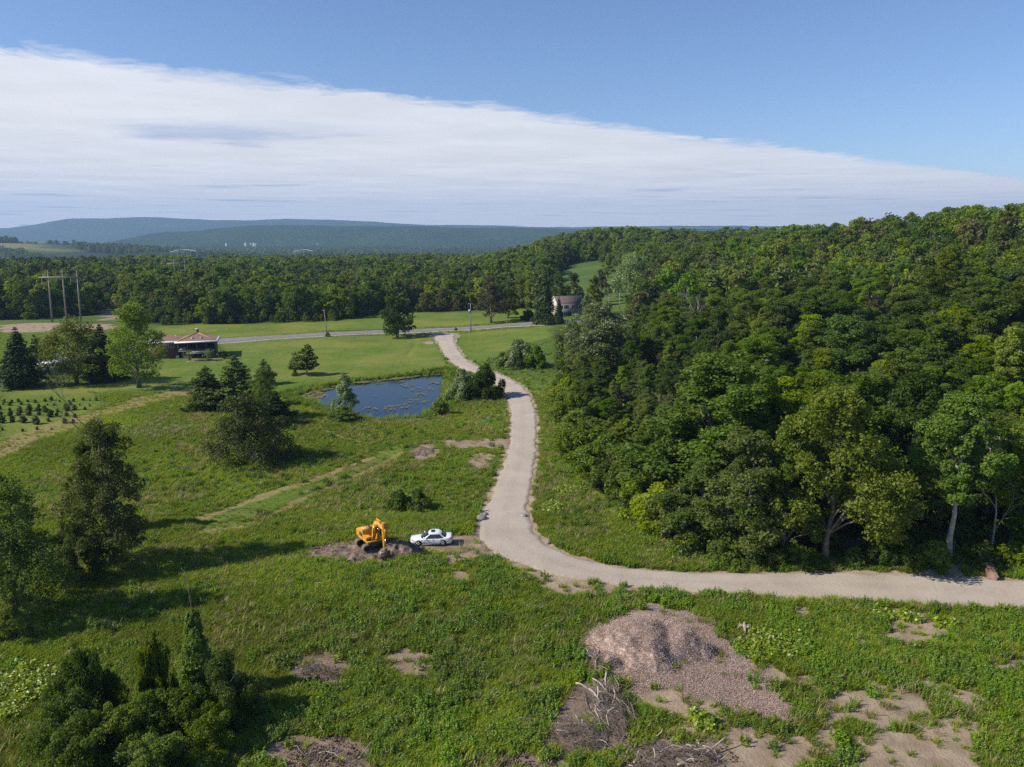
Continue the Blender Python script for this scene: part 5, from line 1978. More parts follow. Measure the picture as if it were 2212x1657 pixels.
for yy in (-0.56, 0.04):
    cy = MB().tube([(1.25, yy, 1.28), (1.52, yy, 2.35)], 0.085, 10).build('boom_cylinder', m_yellow_paint, ex)
    MB().tube([(1.52, yy, 2.35), (1.72, yy, 3.25)], 0.045, 8).build('rod', m_chrome, cy)
cy = MB().tube([(1.9, -0.26, 4.22), (3.15, -0.26, 4.32)], 0.09, 10).build('stick_cylinder', m_yellow_paint, ex)
MB().tube([(3.15, -0.26, 4.32), (3.95, -0.26, 4.38)], 0.05, 8).build('rod', m_chrome, cy)
st = MB()
sp = [((3.62, 4.40), (4.06, 4.42), 0.15), ((3.56, 3.9), (4.16, 3.9), 0.17), ((3.60, 3.45), (4.12, 3.45), 0.16), ((3.74, 2.2), (4.06, 2.2), 0.14), ((3.84, 1.0), (4.02, 1.0), 0.12)]
A = [[(a[0], -0.26 - w, a[1]), (a[0], -0.26 + w, a[1]), (b[0], -0.26 + w, b[1]), (b[0], -0.26 - w, b[1])] for a, b, w in sp]
st.grid(np.array(A), True)
st.add(A[0], [(0, 1, 2, 3)])
st.add(A[-1], [(3, 2, 1, 0)])
stick = st.build('stick', m_yellow_paint, ex)
cy = MB().tube([(4.22, -0.26, 3.75), (4.18, -0.26, 2.5)], 0.08, 10).build('bucket_cylinder', m_yellow_paint, ex)
MB().tube([(4.18, -0.26, 2.5), (4.16, -0.26, 1.45)], 0.045, 8).build('rod', m_chrome, cy)
MB().tube([(4.16, -0.26, 1.45), (3.9, -0.26, 1.2)], 0.06, 6).tube([(4.16, -0.26, 1.45), (4.02, -0.26, 0.72)], 0.06, 6).build('linkage', m_steel, ex)
bk = MB()
arc = [(4.12, 0.95), (4.2, 0.6), (4.12, 0.2), (3.85, -0.08), (3.45, -0.12), (3.2, 0.05)]
for (x0_, z0_), (x1_, z1_) in zip(arc[:-1], arc[1:]):
    d_ = np.array([x1_ - x0_, z1_ - z0_])
    n_ = np.array([d_[1], -d_[0]]) / np.linalg.norm(d_) * 0.03
    bk.prism([(x0_, z0_), (x1_, z1_), (x1_ + n_[0], z1_ + n_[1]), (x0_ + n_[0], z0_ + n_[1])], 'y', -0.8, 0.28)
bucket = bk.build('bucket', m_steel, ex)
for yy in (-0.8, 0.28):
    MB().prism([(3.75, 1.0), (4.12, 0.97), (4.2, 0.6), (4.12, 0.2), (3.85, -0.08), (3.45, -0.12), (3.2, 0.05)], 'y', yy - 0.02, yy + 0.02).build('side_plate', m_steel, bucket)
for k in range(4):
    MB().box((3.12, -0.68 + k * 0.28, 0.09), (0.22, 0.07, 0.07), Rm('Y', 35)).build('tooth', m_steel, bucket)

hs_ = MB()
for yy in (-0.30, -0.22):
    hs_.tube([(1.0, yy, 2.0), (1.25, yy, 3.2), (1.8, yy, 4.16), (2.6, yy, 4.2), (3.4, yy, 4.02), (3.75, yy - .1, 4.35), (4.1, yy - .2, 3.9)], .025, 5, False)
hs_.build('hydraulic_hose', m_black, boom)
# ------------------------------------------------------------------ white sedan
car_xy = G(932, 1174)
car = empty('sedan', (car_xy[0], car_xy[1], H1(*car_xy) + 0.03), math.radians(180 + 3.5))
tag(car, 'white four-door sedan with sunroof parked on the dirt spur', 'car')
ST = [(2.40, .55, .56, .36), (2.36, .70, .62, .26), (2.22, .82, .70, .20), (1.95, .89, .77, .19), (1.5, .915, .835, .18), (1.05, .92, .885, .18), (0.5, .92, .90, .18),
      (-0.3, .92, .91, .18), (-1.0, .92, .93, .18), (-1.5, .915, .97, .19), (-1.95, .89, 1.01, .21), (-2.22, .83, 1.025, .25), (-2.36, .74, .985, .32), (-2.42, .62, .83, .42)]
A = []
for x, w, zs, zb in ST:
    half = [(0, zb), (w * .86, zb), (w * .97, zb + .12), (w, zb + .30), (w * .985, zs - .18), (w * .95, zs - .05), (w * .84, zs), (w * .45, zs + .028), (0, zs + .035)]
    ring = half + [(-p_, q_) for p_, q_ in half[-2:0:-1]]
    A.append([(x, p_, q_) for p_, q_ in ring])
A = np.array(A)
cb_ = MB().grid(A, True)
cb_.add(A[0], T=[(0, i, i + 1) for i in range(1, 15)])
cb_.add(A[-1], T=[(0, i + 1, i) for i in range(1, 15)])
body = cb_.build('body', m_white_car, car, True)
# cabin
base = [(1.28, 0.0), (1.18, .50), (0.90, .84), (-0.4, .86), (-1.55, .84), (-1.92, .64), (-2.06, 0.0)]
mid = [(0.26, 0.0), (0.22, .46), (0.06, .715), (-0.45, .73), (-0.96, .70), (-1.10, .48), (-1.15, 0.0)]
topr = [(0.06, 0.0), (0.04, .42), (-0.06, .63), (-0.45, .65), (-0.80, .62), (-0.90, .43), (-0.94, 0.0)]


def ring3(pts, z, dz=0.0):
    f = [(x, y, z + dz * (1 - abs(x + .4) / 1.5)) for x, y in pts]
    return f + [(x, -y, zz) for x, y, zz in f[-2:0:-1]]


cabn = MB().grid(np.array([ring3(base, 0.85), ring3(mid, 1.41, 0.03), ring3(topr, 1.468, 0.035)]), True)
rt = ring3(topr, 1.468, 0.035)
cabn.add(rt + [(-0.36, 0, 1.515)], T=[(i, (i + 1) % 12, 12) for i in range(12)])
cabin = cabn.build('roof', m_white_car, car, True)


def lerp3(a, b, t):
    return np.array(a) * (1 - t) + np.array(b) * t


B3, M3 = np.array(ring3(base, 0.85)), np.array(ring3(mid, 1.41, 0.03))


def pane(name, idx, t0, t1, e=0.012, s0=0.06, s1=0.94, mat=m_glass, par=None):
    """glass laid just outside the cabin between ring points idx, from sill t0 to head t1"""
    rows = []
    for t in (t0, t1):
        row = []
        n_ = len(idx)
        for k, i in enumerate(idx):
            row.append(lerp3(B3[i % 12], M3[i % 12], t))
        # shorten the two ends
        row = [np.array(r) for r in row]
        row[0] = row[0] * (1 - s0) + row[1] * s0
        row[-1] = row[-1] * s1 + row[-2] * (1 - s1)
        rows.append(row)
    P_ = np.array(rows)
    c_ = np.array([-0.35, 0, 1.1])
    d_ = P_ - c_
    d_[..., 2] *= 0.3
    d_ /= np.linalg.norm(d_, axis=-1, keepdims=True)
    return MB().grid(P_ + d_ * e * 2.2).build(name, mat, par or cabin, True)


pane('windscreen', [10, 11, 0, 1, 2], 0.06, 0.94, s0=0.25, s1=0.75)
pane('rear_window', [4, 5, 6, 7, 8], 0.22, 0.93, s0=0.5, s1=0.5)
for sg in (0, 1):
    a_, b_, c_ = (2, 3, 4) if sg == 0 else (10, 9, 8)
    pane('window', [a_, b_], 0.10, 0.90, s0=0.14, s1=0.975)
    pane('window', [b_, c_], 0.10, 0.90, s0=0.03, s1=0.90)
MB().box((-0.22, 0, 1.506), (0.46, 0.76, 0.03)).build('sunroof', m_glass, cabin)
for x in (1.42, -1.38):
    for s in (-1, 1):
        wh = empty('wheel', (0, 0, 0))
        wh.parent = car
        MB().cyl((x, s * .80, .335), 'y', .335, .22, 26).build('tyre', m_black, wh)
        rm = MB().cyl((x, s * .905, .335), 'y', .235, .02, 22)
        rm.build('rim', m_steel, wh)
        sp_ = MB()
        for k in range(5):
            a_ = k * 72 + 18
            sp_.box((x + .12 * math.cos(math.radians(a_)), s * .922, .335 + .12 * math.sin(math.radians(a_))), (.22, .02, .062), Rm('Y', -a_))
        sp_.build('spokes', m_rim, wh)
        MB().cyl((x, s * .868, .36), 'y', .39, .105, 26).build('wheel_arch', m_black, car)
for s in (-1, 1):
    MB().box((2.17, s * .68, .70), (.36, .22, .10), Rm('Z', -s * 28)).build('headlight', m_lamp, car, bevel=.03)
    MB().box((-2.26, s * .72, .90), (.26, .26, .15), Rm('Z', s * 26)).build('taillight', m_red, car, bevel=.03)
    MB().box((.78, s * 1.0, 1.03), (.14, .2, .13)).build('mirror', m_white_car, car, bevel=.04)
    for x in (-.12, -1.05):
        MB().box((x, s * .925, .83), (.18, .025, .03)).build('door_handle', m_white_car, car)
    for x in (.72, -.28, -1.22):
        MB().box((x, s * .917, .60), (.012, .012, .62)).build('door_seam', m_trim, car)
    MB().box((0.0, s * .90, .21), (2.2, .05, .06)).build('sill', m_trim, car)
MB().box((2.40, 0, .50), (.04, .95, .16)).build('grille', m_black, car)
MB().box((2.405, 0, .33), (.04, 1.0, .07)).build('lower_intake', m_black, car)
MB().box((-2.425, 0, .72), (.02, .5, .12)).build('number_plate', m_white, car)

# ------------------------------------------------------------------ brick house


def hip(main, band, x0, x1, y0, y1, ze, pitch, bw=0.6):
    hx, hy = (x1 - x0) / 2, (y1 - y0) / 2
    w = min(hx, hy)
    o4 = [(x0, y0, ze), (x1, y0, ze), (x1, y1, ze), (x0, y1, ze)]
    i4 = [(x0 + bw, y0 + bw, ze + bw * pitch), (x1 - bw, y0 + bw, ze + bw * pitch), (x1 - bw, y1 - bw, ze + bw * pitch), (x0 + bw, y1 - bw, ze + bw * pitch)]
    band.add([(a, b, c + 0.03) for a, b, c in o4 + i4] + [(a, b, c - 0.2) for a, b, c in o4],
             [(0, 1, 5, 4), (1, 2, 6, 5), (2, 3, 7, 6), (3, 0, 4, 7), (8, 9, 1, 0), (9, 10, 2, 1), (10, 11, 3, 2), (11, 8, 0, 3), (11, 10, 9, 8)])
    if hx >= hy:
        r = [((x0 + w), (y0 + y1) / 2, ze + w * pitch), ((x1 - w), (y0 + y1) / 2, ze + w * pitch)]
        main.add(i4 + r, [(0, 1, 5, 4), (2, 3, 4, 5)], [(1, 2, 5), (3, 0, 4)])
    else:
        r = [((x0 + x1) / 2, y0 + w, ze + w * pitch), ((x0 + x1) / 2, y1 - w, ze + w * pitch)]
        main.add(i4 + r, [(1, 2, 5, 4), (3, 0, 4, 5)], [(0, 1, 4), (2, 3, 5)])
    return i4, r


bh_xy = G(386, 773)
bh = empty('brick_house', (bh_xy[0], bh_xy[1], H1(*bh_xy) - 0.05), math.radians(17))
tag(bh, 'red-brown brick house with white-edged hip roof and screened upper porch', 'house')
MB().box((-3.6, 4.2, 2.25), (7.6, 8.4, 5.1)).build('wall', m_brick, bh)
MB().box((5.3, 5.0, 2.25), (10.0, 7.6, 5.1)).build('wall', m_brick, bh)
MB().box((5.3, 0.62, 0.9), (9.4, 1.16, 2.4)).build('lower_wall', m_brick, bh)
rf, bd = MB(), MB()
hip(rf, bd, -8.2, 2.5, -0.8, 9.2, 4.8, 0.34)
rfo = rf.build('roof', m_shingle, bh)
bd.build('roof_edge', m_white, rfo)
rf, bd = MB(), MB()
i4, rr_ = hip(rf, bd, -0.6, 11.3, -2.4, 9.3, 4.78, 0.36)
rfo = rf.build('roof', m_shingle, bh)
bd.build('roof_edge', m_white, rfo)
MB().tube([i4[0], rr_[0]], 0.2, 6).build('ridge_cap', m_ridge, rfo)
MB().tube([i4[1], rr_[0]], 0.07, 6).build('ridge_cap', m_ridge, rfo)
MB().tube([(-7.6, -0.2, 5.02), (-3.2, 4.2, 6.52)], 0.2, 6).build('ridge_cap', m_ridge, rfo)
ch = MB().box((5.2, 4.6, 7.0), (0.75, 0.75, 1.5)).build('chimney', m_dark, rfo)
MB().box((5.2, 4.6, 7.82), (0.85, 0.85, 0.16)).build('chimney_cap', m_white, ch)
for x in (4.1, 6.5):
    sk = MB().box((x, 0.0, 5.70), (0.62, 0.8, 0.14), Rm('X', 20)).build('skylight', m_grey_metal, rfo)
    MB().box((x, -0.02, 5.78), (0.48, 0.62, 0.02), Rm('X', 20)).build('pane', plain('skylight_glass', (0.22, 0.32, 0.33), 0.1), sk)
MB().cyl((-0.6, 2.4, 6.15), 'z', 0.11, 0.5, 8).build('vent_pipe', m_white, rfo)
# screened upper porch
pch = MB().box((5.3, -0.55, 2.12), (10.2, 2.3, 0.2)).build('porch_floor', m_trim, bh)
for x in (0.3, 2.8, 5.25, 7.75, 10.3):
    MB().box((x, -1.62, 3.4), (0.16, 0.16, 2.56)).build('post', m_trim, pch)
for xa, xb in ((2.8, 5.25), (5.25, 7.75), (7.75, 10.3)):
    MB().box(((xa + xb) / 2, -1.58, 3.75), (xb - xa - 0.18, 0.02, 1.85)).build('screen', m_screen, pch)
for xa, xb in ((0.3, 2.8), (2.8, 5.25), (5.25, 7.75), (7.75, 10.3)):
    MB().box(((xa + xb) / 2, -1.6, 2.52), (xb - xa - 0.18, 0.05, 0.6)).build('railing_panel', m_dark if xa > 1 else m_trim, pch)
MB().box((5.3, -1.62, 4.62), (10.2, 0.2, 0.2)).build('beam', m_trim, pch)
for x in (0.95, 1.9):
    pc = MB().box((x, -0.9, 2.62), (0.7, 0.6, 0.1)).box((x, -0.62, 2.86), (0.7, 0.1, 0.42)).box((x, -0.9, 2.4), (0.5, 0.4, 0.35)).build('porch_chair', m_cream, None)
    pc.parent = None
    pc.matrix_world = bh.matrix_world
    pc.location, pc.rotation_euler = bh.location, bh.rotation_euler
    tag(pc, 'pale cushioned chair on the upper porch of the brick house', 'chair', 'porch chairs')
for x in (4.2, 6.6, 9.0):
    w_ = MB().box((x, 1.17, 3.5), (1.4, 0.08, 1.2)).build('window', m_trim, bh)
    MB().box((x, 1.12, 3.5), (1.2, 0.03, 1.0)).build('pane', m_glass, w_)
w_ = MB().box((-1.75, -0.02, 3.75), (1.35, 0.12, 1.35)).build('window', m_white, bh)
for s in (-1, 1):
    MB().box((-1.75 + s * 0.32, -0.09, 3.75), (0.54, 0.03, 1.15)).build('pane', m_glass, w_)
d_ = MB().box((1.75, 0.02, 0.95), (0.95, 0.08, 2.1)).build('door', m_white, bh)
MB().box((1.75, -0.03, 1.15), (0.55, 0.04, 1.4)).build('pane', m_glass, d_)
for x in (4.6, 6.2, 7.8):
    w_ = MB().box((x, 0.03, 1.0), (1.3, 0.06, 1.9)).build('glass_door', m_trim, bh)
    MB().box((x, -0.01, 1.0), (1.1, 0.03, 1.7)).build('pane', m_glass, w_)
for x, lab in ((-0.2, 'white garden seat against the brick house wall'), (2.2, 'cream storage chest beside the brick house door')):
    c_, s_ = math.cos(math.radians(17)), math.sin(math.radians(17))
    px_, py_ = bh_xy[0] + x * c_ + 0.9 * s_, bh_xy[1] + x * s_ - 0.9 * c_
    if 'seat' in lab:
        o = MB().box((0, 0, .3), (.9, .5, .12)).box((-.35, .15, .5), (.12, .4, .5)).box((0, .22, .55), (.9, .08, .45)).box((.35, 0, .12), (.1, .4, .3)).box((-.35, 0, .12), (.1, .4, .3)).build('garden_bench', m_white, None, loc=(px_, py_, H1(px_, py_)), rz=math.radians(13))
        tag(o, lab, 'bench')
    else:
        e = empty('storage_chest', (px_, py_, H1(px_, py_)), math.radians(13))
        MB().box((0, 0, .24), (1.5, .6, .5)).build('box', m_cream, e, bevel=.03)
        MB().box((0, 0, .53), (1.56, .66, .08)).build('lid', m_white, e, bevel=.02)
        tag(e, lab, 'chest')
# pergola with climbing plants
pg_xy = G(431, 779)
pg = empty('pergola', (pg_xy[0], pg_xy[1], H1(*pg_xy)), math.radians(8))
tag(pg, 'timber pergola with flowering climbers on the patio of the brick house', 'pergola')
for x in (-2.6, 2.6):
    for y in (-1.3, 1.3):
        MB().box((x, y, 1.15), (0.14, 0.14, 2.4)).build('post', m_wood, pg)
for y in (-1.3, 1.3):
    MB().box((0, y, 2.38), (5.9, 0.1, 0.16)).build('beam', m_grey_metal, pg)
for x in (-2.4, -1.2, 1.2, 2.4):
    MB().box((x, 0, 2.50), (0.08, 3.1, 0.1)).build('rafter', m_wood, pg)
MB().box((0, 0, 0.03), (6.4, 3.8, 0.12)).build('patio_slab', plain('patio_paving', (0.25, 0.19, 0.16), 0.9, var=0.3), pg)
for x, fm, n in ((2.5, F_SIL, 900), (-2.5, F_YEL, 600)):
    q = rng.normal(size=(n, 3)) * np.array([0.55, 0.8, 0.45]) + np.array([x, -0.4, 2.2])
    q[::3, 2] = rng.uniform(0.1, 2.2, len(q[::3]))
    q[::3, 0] = x + rng.normal(size=len(q[::3])) * 0.15
    put('climber', crown_mesh('climber', q, rng.normal(size=(n, 3)) + np.array([0, 0, 0.8]), 0.2, rng.random(n), fm), pg)
tb_xy = G(432, 780)
tb = empty('patio_table', (tb_xy[0], tb_xy[1], H1(*tb_xy) + 0.09))
MB().cyl((0, 0, .72), 'z', .65, .05, 18).build('table_top', m_dark, tb)
MB().cyl((0, 0, .36), 'z', .06, .72, 8).cyl((0, 0, .03), 'z', .3, .05, 12).build('leg', m_dark, tb)
tag(tb, 'round dark patio table under the pergola', 'table')
hk_xy = G(473, 782)
hk = MB().tube([(0, 0, -.2), (0, 0, 1.9), (-.1, 0, 2.15), (-.35, 0, 2.3), (-.6, 0, 2.2), (-.7, 0, 1.95)], .03, 6).build('plant_hook', m_grey_metal, None, loc=(hk_xy[0], hk_xy[1], H1(*hk_xy)))
tag(hk, 'thin curved shepherd hook on the lawn beside the pergola', 'hook')
for u, v, tp, w in ((500, 776, 758, 16), (485, 775, 757, 12)):
    ptree('cedar1', u, v, tp, w, 'cedar_tree', 'small dark evergreen on the lawn beside the brick house', group='small evergreens by the brick house')

# ------------------------------------------------------------------ grey colonial house
co_xy = G(1205, 686)
co = empty('grey_house', (co_xy[0], co_xy[1], H1(*co_xy) - 0.1), math.radians(20))
tag(co, 'grey two-storey gabled house with dark shutters beyond the road', 'house')
W_, D_, E_, R_ = 10.6, 7.2, 5.4, 7.9
MB().box((W_ / 2, D_ / 2, E_ / 2), (W_, D_, E_)).build('wall', m_siding, co)
for x in (-0.015, W_ - 0.06):
    MB().prism([(0.02, 0.0), (D_ - 0.02, 0.0), (D_ - 0.02, E_ - 0.05), (D_ / 2, R_ - 0.2), (0.02, E_ - 0.05)], 'x', x, x + 0.075).build('gable_wall', m_cream, co)
rf = MB()
for y0, y1 in ((-0.45, D_ / 2), (D_ + 0.45, D_ / 2)):
    zl = E_ - 0.2
    rf.add([(-0.4, y0, zl), (W_ + 0.4, y0, zl), (W_ + 0.4, y1, R_), (-0.4, y1, R_), (-0.4, y0, zl + .16), (W_ + 0.4, y0, zl + .16), (W_ + 0.4, y1, R_ + .16), (-0.4, y1, R_ + .16)],
           [(0, 3, 2, 1), (4, 5, 6, 7), (0, 1, 5, 4), (1, 2, 6, 5), (2, 3, 7, 6), (3, 0, 4, 7)])
rfo = rf.build('roof', m_shingle2, co)
MB().box((W_ / 2, -0.47, E_ - 0.14), (W_ + 0.8, 0.06, 0.22)).build('fascia', m_trim, rfo)
for x in (-0.43, W_ + 0.43):
    for y0 in (-0.45, D_ + 0.45):
        MB().tube([(x, y0, E_ - .15), (x, D_ / 2, R_ + .06)], .09, 4).build('verge_board', m_white, rfo)
for z in (1.5, 4.05):
    for x in (1.2, 3.6, 6.9, 9.2) if z > 2 else (1.2, 3.6, 6.4, 9.2):
        w_ = MB().box((x, -0.03, z), (1.0, 0.08, 1.45)).build('window', m_white, co)
        MB().box((x, -0.085, z), (0.78, 0.03, 1.2)).build('pane', m_glass, w_)
        for s in (-1, 1):
            MB().box((x + s * 0.75, -0.03, z), (0.42, 0.06, 1.45)).build('shutter', m_dark, w_)
    for y in (1.8, 5.4):
        w_ = MB().box((-0.06, y, z), (0.1, 0.95, 1.4)).build('window', m_white, co)
        MB().box((-0.125, y, z), (0.03, 0.75, 1.18)).build('pane', m_glass, w_)
dr = MB().box((5.0, -0.04, 1.05), (1.0, 0.1, 2.1)).build('door', m_dark, co)
MB().box((5.35, -0.12, 1.05), (0.06, 0.06, 0.1)).build('handle', m_grey_metal, dr)

# the roof glimpsed in the wood
hx_, hy_ = G(1722, 640)
hh_ = empty('hidden_house', (hx_, hy_, H1(hx_, hy_)), math.radians(-12))
tag(hh_, 'pinkish-roofed house glimpsed among the trees of the hillside wood', 'house')
MB().box((0, 0, 2.6), (9, 7, 5.4)).build('wall', m_cream, hh_)
MB().prism([(-4.2, 5.1), (4.2, 5.1), (0, 9.6)], 'x', -5.0, 5.0).build('roof', plain('pink_shingles', (0.36, 0.24, 0.215), 0.9, var=0.15), hh_)
for x in (-2.5, 0, 2.5):
    w_ = MB().box((x, -3.52, 3.6), (1.0, 0.08, 1.3)).build('window', m_white, hh_)
    MB().box((x, -3.57, 3.6), (0.8, 0.04, 1.1)).build('pane', m_glass, w_)

# shed and clutter behind the yard trees
sd_xy = G(118, 806)
sh = empty('shed', (sd_xy[0], sd_xy[1], H1(*sd_xy)), math.radians(10))
tag(sh, 'low grey-roofed shed half hidden behind the yard tree', 'shed')
MB().box((0, 0, 1.2), (9, 4, 2.5)).build('wall', m_siding, sh)
MB().prism([(-2.4, 2.35), (2.4, 2.35), (0, 3.6)], 'x', -4.9, 4.9).build('roof', m_grey_metal, sh)
MB().box((-1.5, -2.02, 1.05), (2.4, 0.06, 2.1)).build('door', m_dark, sh)
tp_xy = G(208, 800)
q = np.array([(math.cos(a) * r_ * 1.8, math.sin(a) * r_, (1 - r_) ** 0.7 * 1.3 + 0.08 * math.sin(a * 5) * r_) for r_ in (1.0, .7, .35, .05) for a in np.linspace(0, 6.2832, 14, endpoint=False)])
tpo = MB().grid(q.reshape(4, 14, 3), True).build('tarpaulin_heap', plain('pale_blue_tarp', (0.52, 0.58, 0.64), 0.5), None, True, loc=(tp_xy[0], tp_xy[1], H1(*tp_xy)))
tag(tpo, 'pale blue-white tarpaulin heap behind the yard trees', 'tarpaulin')
wp_xy = G(88, 815)
wp = empty('woodpile', (wp_xy[0], wp_xy[1], H1(*wp_xy)))
tag(wp, 'small orange-brown stack of cut logs beside the tall spruce', 'woodpile')
for r_ in range(3):
    for k in range(6 - r_):
        MB().cyl((k * .32 + r_ * .16 - .8, 0, .15 + r_ * .27), 'y', .155, .9, 8).build('log', m_logend, wp)

# ------------------------------------------------------------------ poles and wires


def upole(u, v, top, name, label, transformer=False, lean=0.0):
    xy = G(u, v)
    hgt = sc_to(1, (u, v), top, xy)
    e = empty(name, (xy[0], xy[1], H1(*xy)))
    tag(e, label, 'utility pole')
    MB().tube([(0, 0, -.5), (lean * .5, 0, hgt * .5), (lean, 0, hgt)], [.19, .16, .12], 8).build('pole', m_wood, e)
    a = MB().box((lean, 0, hgt - .35), (1.5, .1, .1)).build('crossarm', m_wood, e)
    for s in (-.65, 0, .65):
        MB().cyl((lean + s, 0, hgt - .2), 'z', .05, .2, 6).build('insulator', m_grey_metal, a)
    if transformer:
        MB().cyl((-.42, -.1, hgt - 2.9), 'z', .30, 1.2, 12).build('transformer', m_grey_metal, e)
    return (xy[0] + lean, xy[1], H1(*xy) + hgt - .1)


wt1 = upole(707, 727, 669, 'utility_pole', 'leaning wooden utility pole with a shrub at its foot', lean=-0.7)
wt2 = upole(1017, 716, 655, 'utility_pole', 'wooden utility pole carrying a grey transformer beside the drive mouth', True)
wt3 = upole(1315, 682, 634, 'utility_pole', 'slim pale utility pole beyond the grey house, nearer the silver maple')
wt4 = upole(1338, 668, 634, 'utility_pole', 'slim pale utility pole beside the silver willow')
up0 = G(330, 752)
wt0 = (up0[0] - 20, up0[1] - 4, H1(*up0) + 10.0)


def wire(a, b, sag, name, label, group):
    t = np.linspace(0, 1, 24)
    P_ = np.outer(1 - t, a) + np.outer(t, b)
    P_[:, 2] -= sag * 4 * t * (1 - t)
    o = MB().tube(P_, 0.022, 4, False).build(name, m_black, None)
    tag(o, label, 'wire', group)


for i, (a, b, lab) in enumerate(((wt0, wt1, 'overhead wire running from the leaning pole past the brick house'), (wt1, wt2, 'overhead wire between the leaning pole and the transformer pole'),
                                 (wt2, wt3, 'overhead wire from the transformer pole to the slim pale pole'))):
    for k in (-.65, .65):
        wire((a[0] + k, a[1], a[2]), (b[0] + k, b[1], b[2]), 1.2, 'overhead_wire', lab, 'overhead wires along the road')


def hframe(u, v, dist_scale, hgt, npole, spacing, label, rz, lean):
    if dist_scale is None:
        xy = G(u, v)
    else:
        xy = ((u - 1106) / FOC * dist_scale, dist_scale)
    e = empty('transmission_pylon', (xy[0], xy[1], H1(*xy)), rz)
    tag(e, label, 'pylon')
    w = spacing * (npole - 1) / 2
    for k in range(npole):
        x = -w + k * spacing
        MB().tube([(x, 0, -.6), (x + lean * .5, 0, hgt * .5), (x + lean, 0, hgt)], [.36, .31, .25], 8).build('pole', m_wood, e)
        MB().tube([(x + lean, -.2, hgt - .9), (x + lean - 2.2, -.2, hgt * .87)], .07, 5).build('brace', m_wood, e)
        MB().tube([(x + lean - 2.6, -.2, hgt * .87), (x + lean - 2.9, -.2, hgt * .87 - 2.4)], .09, 6).build('insulator_string', m_grey_metal, e)
    MB().box((lean * .87 - 1.2, -.25, hgt * .87), (2 * w + 5.2, .3, .55)).build('crossarm', m_wood, e)
    return e


hframe(144, 696, None, sc_to(1, (144, 696), 586, G(144, 696)), 3, 31 * pxm(*G(144, 696)), 'tall three-pole timber transmission pylon above the dirt lot', 0.0, 0.5)
hframe(396, 0, 455, 21.0, 2, 6.2, 'distant two-pole transmission pylon rising from the treetops', 0.0, -0.3)

# far buildings in the valley
for i, (u, d, s, lab) in enumerate(((540, 2260, 1.2, 'tiny white house, the long low one of the valley village'), (551, 2250, 1.0, 'tiny cream house in the middle of the valley village'), (558, 2190, 1.3, 'tiny tall white house at the front of the valley village'),
                                    (562, 2170, .9, 'tiny white barn at the end of the valley village'), (499, 2240, 1.0, 'lone tiny white house apart from the valley village'), (693, 2300, 1.0, 'tiny pale house on the valley floor beside the long wood'))):
    x, y = (u - 1106) / FOC * d, d
    d = 4150 + (d - 2200) * 1.5
    x, y = (u - 1106) / FOC * d, d
    e = empty('village_house', (x, y, -33), 0.3 * i, 1.15 * s)
    tag(e, lab, 'house')
    MB().box((0, 0, -4), (9, 7, 17)).build('wall', m_siding if i % 2 else m_cream, e)
    MB().prism([(-4, 4.4), (4, 4.4), (0, 7.5)], 'x', -4.8, 4.8).build('roof', m_grey_metal, e)
for u, d, L_, lab in ((408, 1500, 48, 'long pale arch bridge rising above the far trees'), (663, 1500, 36, 'shorter pale arch bridge rising above the far trees')):
    x, y = (u - 1106) / FOC * d, d
    zg = H1(x, y)
    top_ = CAM_Z - 38 / FOC * d
    e = empty('arch_bridge', (x, y, zg), 0.05)
    tag(e, lab, 'bridge')
    t_ = np.linspace(-1, 1, 15)
    for yy in (-3, 3):
        MB().tube(np.stack([t_ * L_ / 2, t_ * 0 + yy, top_ - zg - 3.6 * t_ ** 2], 1), .45, 6).build('arch', m_white, e)
        for q in (-1, -.5, 0, .5, 1):
            MB().box((q * L_ / 2, yy, (top_ - zg - 3.6 * q * q) / 2 - 1), (.5, .5, top_ - zg - 3.6 * q * q)).build('pier', m_trim, e)
    MB().box((0, 0, top_ - zg - 4.4), (L_ * 1.15, 6.6, .6)).build('deck', m_trim, e)

# ------------------------------------------------------------------ soil, chips, brush, logs, stones


def mound(name, c, rx, ry, h, mat, rough, label, cat, seed, rz=0.0, res=46, lump=0.9, parent=None, ground_follow=True, noise_sc=0.8):
    t = np.linspace(-1.15, 1.15, res)
    A = np.zeros((res, res, 3))
    for i, a in enumerate(t):
        for j, b in enumerate(t):
            lx, ly = b * rx, a * ry
            wx = c[0] + lx * math.cos(rz) - ly * math.sin(rz)
            wy = c[1] + lx * math.sin(rz) + ly * math.cos(rz)
            A[i, j] = (wx, wy, 0)
    X, Y = A[..., 0].ravel(), A[..., 1].ravel()
    rr = np.hypot(*np.meshgrid(t, t)).ravel()
    wob = fbm(X / (0.35 * rx), Y / (0.35 * rx), 3, seed) - 0.5
    r2 = rr + wob * (0.55 if name != 'chip_pile' else 0.8)
    prof = np.clip(1 - r2, -0.25, 1) ** 1 * 1.0
    prof = np.where(prof > 0, 1 - (1 - prof) ** 1.7, prof)
    lum = (fbm(X / noise_sc, Y / noise_sc, 4, seed + 3) - 0.5) * 2
    z = H(X, Y) + h * prof + rough * lum * np.clip(prof * 3, 0, 1) - 0.05 - 0.3 * (r2 > 1.0)
    A[..., 2] = z.reshape(res, res)
    A[..., :2] -= np.array(c)
    z0 = H1(*c)
    A[..., 2] -= z0
    o = put(name, MB().grid(A).mesh(name, mat, True), parent, (c[0], c[1], z0))
    if label:
        tag(o, label, cat)
    return o


